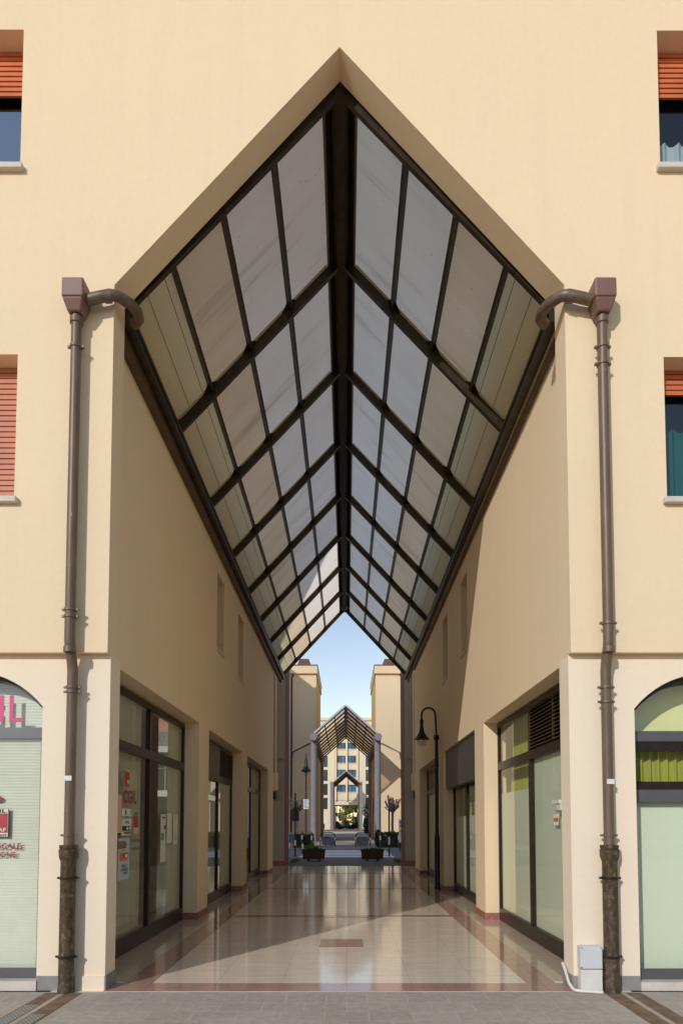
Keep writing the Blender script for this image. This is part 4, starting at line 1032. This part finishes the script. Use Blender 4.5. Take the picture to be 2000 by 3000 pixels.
# pollarded bare trees
def pollard(px, Y, hy, sp_, lab, m_, seed):
    rnd = random.Random(seed); x = (px-CX)/F*Y
    zk = onY(px, hy, Y).z
    t_ = thing('bare_tree', lab, 'tree', (x, Y, 0), 'pollarded trees beside the columns')
    part('trunk', MB().tube([(x, Y, -.01), (x+.01, Y, .4), (x-.01, Y, zk*.6), (x+.01, Y, zk-.12), (x, Y, zk+.1)], [.13, .10, .085, .09, .13], 12), M['pale_bark'] if seed == 5 else m_, t_, smooth=True)
    mb = MB()
    for k in range(26):
        a = 2*PI*k/26+rnd.uniform(-.2, .2); out = sp_*rnd.uniform(.35, 1.0); up = rnd.uniform(.35, 1.05)*(1.25-.45*out/sp_)
        p0 = Vector((x+.05*math.cos(a), Y+.05*math.sin(a), zk+rnd.uniform(-.1, .05)))
        p1 = p0+Vector((math.cos(a)*out*.5, math.sin(a)*out*.5, up*.32+.02)); p2 = p0+Vector((math.cos(a)*out*.82, math.sin(a)*out*.82, up*.68)); p3 = p0+Vector((math.cos(a)*out, math.sin(a)*out, up))
        mb.tube([p0, p1, p2, p3], [.062, .045, .036, .034], 7)
        if rnd.random() < .7:
            q = p2+Vector((rnd.uniform(-.16, .16), rnd.uniform(-.16, .16), rnd.uniform(.18, .34))); mb.tube([p2, (p2+q)/2+Vector((0, 0, .02)), q], [.036, .028, .026], 6)
    part('crown', mb, m_, t_, smooth=True)
pollard(1149, 46.5, 2376, .62, 'bare pollarded tree with stubby branches against the sunny right tower', M['bark'], 5)
pollard(869, 47., 2376, .60, 'dark bare pollarded tree behind the brown sign on the left', M['bark'], 9)

# ================================================================== SECOND CANOPY on round columns
c2 = thing('glazed_canopy', 'second pitched canopy on two grey round columns between the towers', 'canopy', (XC, 54, 8.5), 'far canopies')
c2['group'] = 'far canopies'
Z2R, Z2E, H2 = 10.19, 8.18, 2.26
def sp2(sd, s, y, n=0.):
    nv = Vector((sd*(Z2R-Z2E), 0, H2)).normalized(); return Vector((XC+sd*H2*s, y, Z2R-(Z2R-Z2E)*s))+nv*n
Y2a, Y2b, NB2 = 51.5, 70.4, 9
for sd in (-1, 1):
    nv = Vector((sd*(Z2R-Z2E), 0, H2)).normalized()
    for k in range(NB2+1):
        y = Y2a+.05+(Y2b-Y2a-.1)*k/NB2
        part('rafter', MB().bar(sp2(sd, .0, y, .08), sp2(sd, 1., y, .08), .09, .12, nv), M['roofsteel'], c2)
    for s_ in (.34, .67): part('purlin', MB().bar(sp2(sd, s_, Y2a, .14), sp2(sd, s_, Y2b, .14), .06, .06, nv), M['roofsteel'], c2)
    for k in range(NB2):
        ya = Y2a+.05+(Y2b-Y2a-.1)*k/NB2; yb = Y2a+.05+(Y2b-Y2a-.1)*(k+1)/NB2
        for r, (s0, s1) in enumerate(((.0, .34), (.34, .67), (.67, 1.))):
            part('roof_panel', MB().face([sp2(sd, s0, ya, .18), sp2(sd, s1, ya, .18), sp2(sd, s1, yb, .18), sp2(sd, s0, yb, .18)]), M['clear_sheet'] if (r > 0 and sd < 0) else M['sheet_b'], c2)
    part('front_trim', MB().bar(sp2(sd, -.02, Y2a-.05, .17), sp2(sd, 1., Y2a-.05, .17), .05, .14, nv), M['steel'], c2)
    xg_ = XC+sd*2.46
    part('gutter_tube', MB().tube([(xg_, Y2a-.1, 8.0), (xg_, Y2b, 8.0)], .283, 24), M['concrete'], c2, smooth=True)
    part('column', MB().lathe((xg_, 52.6, 0), [(.30, -.01), (.25, .05), (.25, 3.9), (.242, 3.91), (.242, 3.95), (.25, 3.96), (.25, 7.1), (.242, 7.11), (.242, 7.15), (.25, 7.16), (.25, Z2E-.2)], 26), M['concrete'], c2, smooth=True)
    part('drain_arm', MB().tube([(xg_+sd*.2, 53, 7.7), (xg_+sd*.45, 53.6, 7.7), (XC+sd*4.72, 59.75, 7.66), (XC+sd*4.80, 59.82, 7.1)], .075, 10), M['bronze'] if sd < 0 else M['steel'], c2, smooth=True)
part('ridge_beam', MB().box(XC-.12, XC+.12, Y2a, Y2b, Z2R-.02, Z2R+.2), M['roofsteel'], c2)
# ================================================================== TOWERS
def tower(side):
    s = -1 if side == 'L' else 1
    xi = -2.69 if side == 'L' else 2.56
    t_ = thing('tower_building', ('cream stair tower in shade behind the left grey column' if side == 'L' else 'cream sunlit stair tower behind the right grey column'), 'building', (s*6, 60, 0), 'cream towers across the street')
    part('wall', MB().box(xi+s*.004, s*16, 60, 69.9, 0, 15.3), M['plaster_far'], t_)
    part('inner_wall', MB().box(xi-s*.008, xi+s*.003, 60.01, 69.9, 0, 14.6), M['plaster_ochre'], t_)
    part('cornice', MB().box(xi-s*.10, s*16.2, 59.75, 70.2, 14.68, 15.40), M['plaster_far'], t_, bevel=.03)
    part('roof', MB().box(xi-s*.14, s*16.3, 59.70, 70.3, 15.40, 15.47), M['roof_tile'], t_)
    part('chimney', MB().hexa([(s*3.8-.7, 60.6, 15.47), (s*3.8+.7, 60.6, 15.47), (s*3.8+.7, 62, 15.47), (s*3.8-.7, 62, 15.47), (s*3.8-.4, 60.6, 16.2), (s*3.8+.4, 60.6, 16.2), (s*3.8+.4, 62, 16.2), (s*3.8-.4, 62, 16.2)]), M['roof_tile'], t_)
    part('downpipe', MB().tube([(s*4.86, 59.9, .0), (s*4.86, 59.9, 14.4), (s*4.7, 59.85, 14.62)], .07, 10), M['bronze'], t_, smooth=True)
    xq = -2.40 if side == 'L' else 2.28
    part('rear_pier', MB().box(xq, s*4., 70.5, 71.4, 0, 8.2), M['brown_trim'] if False else M['render_grey'], t_)
tower('L'); tower('R')
solo('drainpipe', MB().tube([(2.38, 61.5, 0), (2.38, 61.5, 4.6), (2.32, 61.6, 4.75)], .06, 10), M['redstone'], 'thin red brown pipe on the inner side of the right tower', 'drainpipe', smooth=True)
# left wing whose gabled roof shades the left tower
wg = thing('side_wing', 'tall cream wing with a pitched roof left of the towers', 'building', (-14, 47, 0))
part('wall', MB().prism([(-26, 0), (-8.5, 0), (-8.5, 18.3), (-17, 25.2), (-26, 18.3)], 'y', 44., 50.), M['plaster_far'], wg)
part('roof', MB().bar((-8.3, 47, 18.45), (-17, 47, 25.5), 6.4, .14, (0, 0, 1)).bar((-26.2, 47, 18.45), (-17, 47, 25.5), 6.4, .14, (0, 0, 1)), M['roof_tile'], wg)
part('chimney', MB().box(-9.78, -9.64, 48.9, 49.05, 18.9, 19.75), M['brick'], wg)
part('chimney', MB().box(-9.15, -8.85, 48.8, 49.1, 18.5, 19.4), M['brick'], wg)
# pink shop building on the right of the street, mirrored in the left shop windows
pk = thing('pink_building', 'pink building with white floor bands, seen mirrored in the left shop windows', 'building', (10, 45, 0))
part('wall', MB().box(5.6, 22, 45.0, 45.0+10, 7.5, 13), M['pinkwall'], pk)
part('tiled_band', MB().box(5.5, 22, 44.9, 54, 6.5, 7.5), M['hatch'], pk)
part('floor_band', MB().box(5.3, 22, 44.4, 54, 6.1, 6.5).box(5.3, 22, 44.4, 54, 3.2, 3.6), M['whiteband'], pk)
part('window', MB().box(5.7, 22, 45.1, 54, 3.6, 6.1), M['darkglass'], pk)
mb = MB()
for k in range(8): mb.box(6.9+k*1.5, 6.98+k*1.5, 45.02, 45.1, 3.6, 6.1)
mb.box(5.7, 22, 45.02, 45.08, 5.05, 5.12); part('mullion', mb, M['steel'], pk)
part('shop_glazing', MB().box(5.8, 22, 45.3, 54, 0, 3.2), M['darkglass'], pk)

# ================================================================== THIRD CANOPY, END BUILDING
c3 = thing('gable_gate', 'small far pitched canopy on slim square posts before the end building', 'canopy', (XC, 128, 9), 'far canopies')
for sd in (-1, 1):
    nv = Vector((sd*2.25, 0, 2.45)).normalized()
    for k, y in enumerate((127., 131., 135., 139.)):
        part('rafter', MB().bar((XC, y, 11.0), (XC+sd*2.45, y, 8.8), .35, .28, nv), M['roofsteel'], c3)
    part('roof_panel', MB().bar((XC+sd*.0, 133, 11.25), (XC+sd*2.6, 133, 8.92), 12.4, .06, nv), M['cladding'], c3)
    for y in (127.3, 138.5): part('post', MB().box(XC+sd*2.45, XC+sd*3.0, y, y+.55, 0, 9.2), M['concrete'], c3)
    part('inner_post', MB().box(XC+sd*2.2, XC+sd*2.43, 127.4, 128., 0, 8.9), M['brown_trim'], c3)
    part('front_trim', MB().bar((XC, 126.8, 11.22), (XC+sd*2.6, 126.8, 8.92), .1, .12, nv), M['steel'], c3)
eb = thing('end_building', 'pale five storey building closing the view, ribbed bay with blue windows', 'building', (0, 145, 0))
Ye = 145.
def eY(px, py, Y=Ye): return onY(px, py, Y)
ztop = eY(1015, 2111).z; zop = eY(1015, 2358).z
xa, xb = eY(984, 2200).x, eY(1047, 2200).x
rows = [(2176, 2194), (2214, 2235), (2255, 2277), (2299, 2320)]
part('wall', MB().box(-30, xa-.35, Ye, Ye+12, 0, ztop).box(xb+.35, 30, Ye, Ye+12, 0, ztop).box(xa-.35, xb+.35, Ye+.15, Ye+12, zop, ztop-.01), M['plaster_end'], eb)
part('parapet', MB().box(-30.3, 30.3, Ye-.35, Ye+12, ztop, ztop+.6), M['plaster_end'], eb)
cs = [eY(985.5, 2200).x, eY(1013, 2200).x+.02, eY(1018.5, 2200).x-.06, eY(1046, 2200).x]
rb = MB()
for px in (983, 1015, 1046.5): x = eY(px, 2200).x; rb.box(x-.19, x+.19, Ye-.35, Ye+.148, zop+.9, ztop-.3)
part('rib', rb, M['plaster_end'], eb)
for i, (ya, yb) in enumerate(rows+[(2135, 2154)]):
    z0, z1 = eY(1015, yb).z, eY(1015, ya).z
    for (u0, u1, sd) in ((987, 1011.5, -1), (1018.5, 1042, 1)):
        x0, x1 = eY(u0, 2200).x, eY(u1, 2200).x
        w = part('window', MB().box(x0, x1, Ye+.05, Ye+.149, z1-.08, z1).box(x0, x0+.07, Ye+.05, Ye+.149, z0, z1-.08).box(x1-.07, x1, Ye+.05, Ye+.149, z0, z1-.08).box((x0+x1)/2-.05, (x0+x1)/2+.05, Ye+.05, Ye+.149, z0, z1-.08), M['bronze'], eb)
        part('glass', MB().box(x0+.07, x1-.07, Ye+.11, Ye+.14, z0, z1-.08), M['blue_pane'], w)
        if i < 2: part('shutter', MB().box(x0 if sd < 0 else x1-.55, x0+.55 if sd < 0 else x1, Ye+.02, Ye+.045, z0, z1), M['brown_trim'], w)
        part('sill', MB().box(x0-.05, x1+.05, Ye-.02, Ye+.149, z0-.12, z0), M['whiteband'], w)
for sd in (-1, 1):
    x0, x1 = sd*4.05, sd*5.4
    for k in range(4):
        z0 = 4.4+k*3.0
        part('window', MB().box(x0, x1, Ye-.03, Ye-.004, z0, z0+2.4), M['darkglass'], eb)
part('floor_line', MB().box(xa, xb, Ye+.11, Ye+.149, zop+.95, zop+1.05), M['plinth'], eb)

# the row across the street in front, mirrored in the windows
op = thing('opposite_building', 'pale building across the street in front, seen mirrored in the arched windows', 'building', (0, -30, 0))
part('wall', MB().box(-40, 40, -42, -30, 0, 6.2), M['plaster_end'], op)
part('shop_glazing', MB().box(-38, 38, -29.98, -29.9, .4, 2.6), M['darkglass'], op)
part('window', MB().box(-38, 38, -29.98, -29.93, 3.6, 5.0), M['darkglass'], op)
part('eave', MB().box(-40.5, 40.5, -42, -29.4, 6.2, 6.45), M['roof_tile'], op)
# low walls, shrubs between the canopies
solo('shrub', leaves(900, (-4.3, 97, 1.0), (1.2, .8, 1.0), .16), M['leaf_dark'], 'dark clipped shrub at the left end of the bright paving', 'shrub')
solo('shrub', leaves(1200, (2.75, 84, 1.2), (.75, .9, 1.2), .14), M['leaf_dark'], 'dark green shrub beyond the right column', 'shrub')
solo('shrub', leaves(500, (2.9, 88, 2.9), (.9, .9, 1.3), .13), M['leaf_red'], 'taller reddish shrub rising behind the dark shrub on the right', 'shrub')
solo('low_wall', MB().box(-8, 8, 124.5, 124.8, 0, .28), M['drain_stone'], 'low brown kerb wall in front of the car park', 'wall')

# ================================================================== CAR PARK
def car(px, Y, paint, rot, lab, L=4.2, W=1.75, H_=1.48):
    x = (px-CX)/F*Y
    t_ = thing('parked_car', lab, 'car', (x, Y, 0), 'cars parked beyond the end building')
    R = Matrix.Rotation(rot, 3, 'Z')
    def tr(mb):
        mb.v = [tuple(R @ Vector(v)+Vector((x, Y, 0))) for v in mb.v]; return mb
    low = [(-L/2, .25), (L/2, .25), (L/2+.03, .55), (L/2-.15, .82), (L*.28, .95), (-L*.46, .98), (-L/2-.02, .6)]
    mb = MB(); mb.prism(low, 'y', -W/2, W/2); part('body', tr(mb), paint, t_, bevel=.05)
    cab_ = [(-L*.44, .96), (L*.27, .94), (L*.10, H_-.04), (-L*.28, H_)]
    k = .78
    mb = MB(); n = len(mb.v)
    mb.hexa([(-L*.44, -W/2+.06, .95), (L*.27, -W/2+.06, .94), (L*.27, W/2-.06, .94), (-L*.44, W/2-.06, .95), (-L*.30, -W/2*k, H_), (L*.08, -W/2*k, H_), (L*.08, W/2*k, H_), (-L*.30, W/2*k, H_)])
    part('windows', tr(mb), M['darkglass'], t_, bevel=.04)
    part('roof', tr(MB().box(-L*.30, L*.08, -W/2*k, W/2*k, H_+.003, H_+.04)), paint, t_, bevel=.02)
    for a in (-1, 1):
        for c in (-1, 1):
            part('wheel', tr(MB().tube([(a*L*.3, c*(W/2-.18), .31), (a*L*.3, c*(W/2+.01), .31)], .31, 14)), M['tyre'], t_, smooth=True)
        part('headlight', tr(MB().box(L/2-.12, L/2+.01, a*W*.3, a*W*.46, .62, .78)), M['white'], t_)
        part('tail_lamp', tr(MB().box(-L/2-.02, -L/2+.06, a*W*.36, a*W*.47, .65, .85)), M['lamp_red'], t_)
car(1043, 158, M['car_blue'], PI*.85, 'dark blue car parked at the right under the end building')
car(1015, 172, M['car_dark'], -PI/2, 'small dark car seen end on in the middle of the car park', 3.9, 1.7, 1.5)
car(980, 158, M['car_dark'], PI*.08, 'dark purple car at the left edge of the car park opening')
car(985, 176, M['car_white'], PI*.05, 'white van parked behind the dark purple car', 4.6, 1.85, 1.9)
def pole(px, Y, h, m_, lab, cat, r=.07):
    x = (px-CX)/F*Y; return x, solo('pole', MB().lathe((x, Y, 0), [(r*1.4, 0), (r, .3), (r*.8, h)], 10), m_, lab, cat, smooth=True)
pole(1003, 165, 9.5, M['white'], 'white flagpole beside the small white sign in the car park', 'pole')
pole(1037, 165, 8.2, M['steel'], 'slim grey pole behind the dark blue car', 'pole')
x = (1004-CX)/F*162
s_ = thing('car_park_sign', 'small white road sign on a post in the car park', 'sign', (x, 162, 0))
part('post', MB().tube([(x, 162, 0), (x, 162, 2.6)], .05, 8), M['white'], s_); part('plate', MB().box(x-.5, x+.5, 161.9, 161.94, 2.5, 3.3), M['white'], s_, bevel=.01)
def big_tree(x, Y, h, rad, m_, lab, n=2600, seed=1, trunk=.25, low=.12):
    t_ = thing('tree', lab, 'tree', (x, Y, 0), 'trees beyond the car park')
    part('trunk', MB().tube([(x, Y, 0), (x+.1, Y, h*.3), (x-.1, Y, h*.6), (x, Y, h*.85)], [trunk, trunk*.8, trunk*.5, trunk*.2], 8), M['bark'], t_, smooth=True)
    mb = MB(); rnd = random.Random(seed)
    for k in range(26):
        a = rnd.uniform(0, 2*PI); zz = h*(low+(1-low)*rnd.random()); rr = rad*(1.05-.6*abs(zz/h-.45))*rnd.uniform(.25, .9)
        leaves(n//26, (x+rr*math.cos(a), Y+rr*math.sin(a), zz), (rad*.36, rad*.36, rad*.26), .22, mb)
    part('crown', mb, m_, t_)
big_tree(-.3, 205, 10, 3.2, M['leaf_lime'], 'broad yellow green tree filling the middle of the car park opening', 5200, 3, low=.08)
big_tree(1.9, 212, 11, 3.0, M['leaf_lime'], 'yellow green tree behind the slim grey pole', 3600, 4, low=.08)
big_tree(3.2, 200, 9, 1.5, M['leaf_dark'], 'narrow dark conifer at the right of the car park opening', 2600, 5, low=.1)
big_tree(-3.6, 214, 11, 2.2, M['leaf'], 'thin pale tree at the left of the car park opening', 1500, 6, low=.15)
solo('distant_house', MB().box(-9, -3.2, 235, 245, 0, 9).prism([(-9.3, 9), (-2.9, 9), (-6.1, 11.5)], 'y', 234.6, 245.4), M['plaster_end'], 'pale house behind the thin tree at the left of the car park', 'house')

# ================================================================== LIGHT, SKY, CAMERA
S = Vector((-.575, -1., .54)).normalized()
el = math.asin(S.z); az = math.atan2(S.x, S.y)
w = bpy.data.worlds.new("World"); scene.world = w; w.use_nodes = True; nt = w.node_tree
bg = nt.nodes['Background']; sky = nt.nodes.new('ShaderNodeTexSky'); sky.sky_type = 'NISHITA'; sky.sun_disc = False
sky.sun_elevation = el; sky.sun_rotation = az % (2*PI); sky.air_density = 1.2; sky.dust_density = .0; sky.ozone_density = 1.7
tc = nt.nodes.new('ShaderNodeTexCoord'); mp = nt.nodes.new('ShaderNodeMapping'); mp.inputs['Scale'].default_value = (1.2, 1.2, 7.); mp.inputs['Rotation'].default_value = (0, .12, 0)
nt.links.new(tc.outputs['Generated'], mp.inputs['Vector'])
cl = ramp(nt, noise(nt, mp.outputs['Vector'], 2.6, 5, .6), [(.45, (0, 0, 0)), (.75, (.10, .10, .10))])
tint = mix(nt, 1., sky.outputs[0], (1.0, .845, .79), 'MULTIPLY')
hz = mix(nt, cl, tint, (4.6, 4.7, 5.0))
nt.links.new(hz, bg.inputs[0]); bg.inputs[1].default_value = .15
sun = bpy.data.lights.new('sun', 'SUN'); sun.energy = 2.0; sun.angle = math.radians(.5); sun.color = (1., .97, .92)
so = bpy.data.objects.new('sun', sun); COL.objects.link(so); so.rotation_euler = (-S).to_track_quat('-Z', 'Y').to_euler(); so.location = (-20, -30, 30)

cam = bpy.data.cameras.new('camera'); co = bpy.data.objects.new('camera', cam); COL.objects.link(co)
cam.sensor_fit = 'AUTO'; cam.sensor_width = 36.; cam.lens = F/3000*36.
cam.shift_x = -(CX-1000)/3000.; cam.shift_y = (CY-1500)/3000.
co.location = (0, 0, EYE); co.rotation_euler = (PI/2+TH, 0, 0); cam.clip_start = .05; cam.clip_end = 3000
scene.camera = co
scene.view_settings.view_transform = 'Standard'; scene.view_settings.look = 'None'; scene.view_settings.exposure = .3; scene.view_settings.gamma = 1.
cy_ = scene.cycles
cy_.max_bounces = 14; cy_.diffuse_bounces = 12; cy_.glossy_bounces = 5; cy_.transmission_bounces = 6; cy_.transparent_max_bounces = 16
cy_.caustics_reflective = False; cy_.caustics_refractive = False; cy_.sample_clamp_indirect = 6.; cy_.use_denoising = True
try: cy_.denoiser = 'OPENIMAGEDENOISE'
except Exception: pass
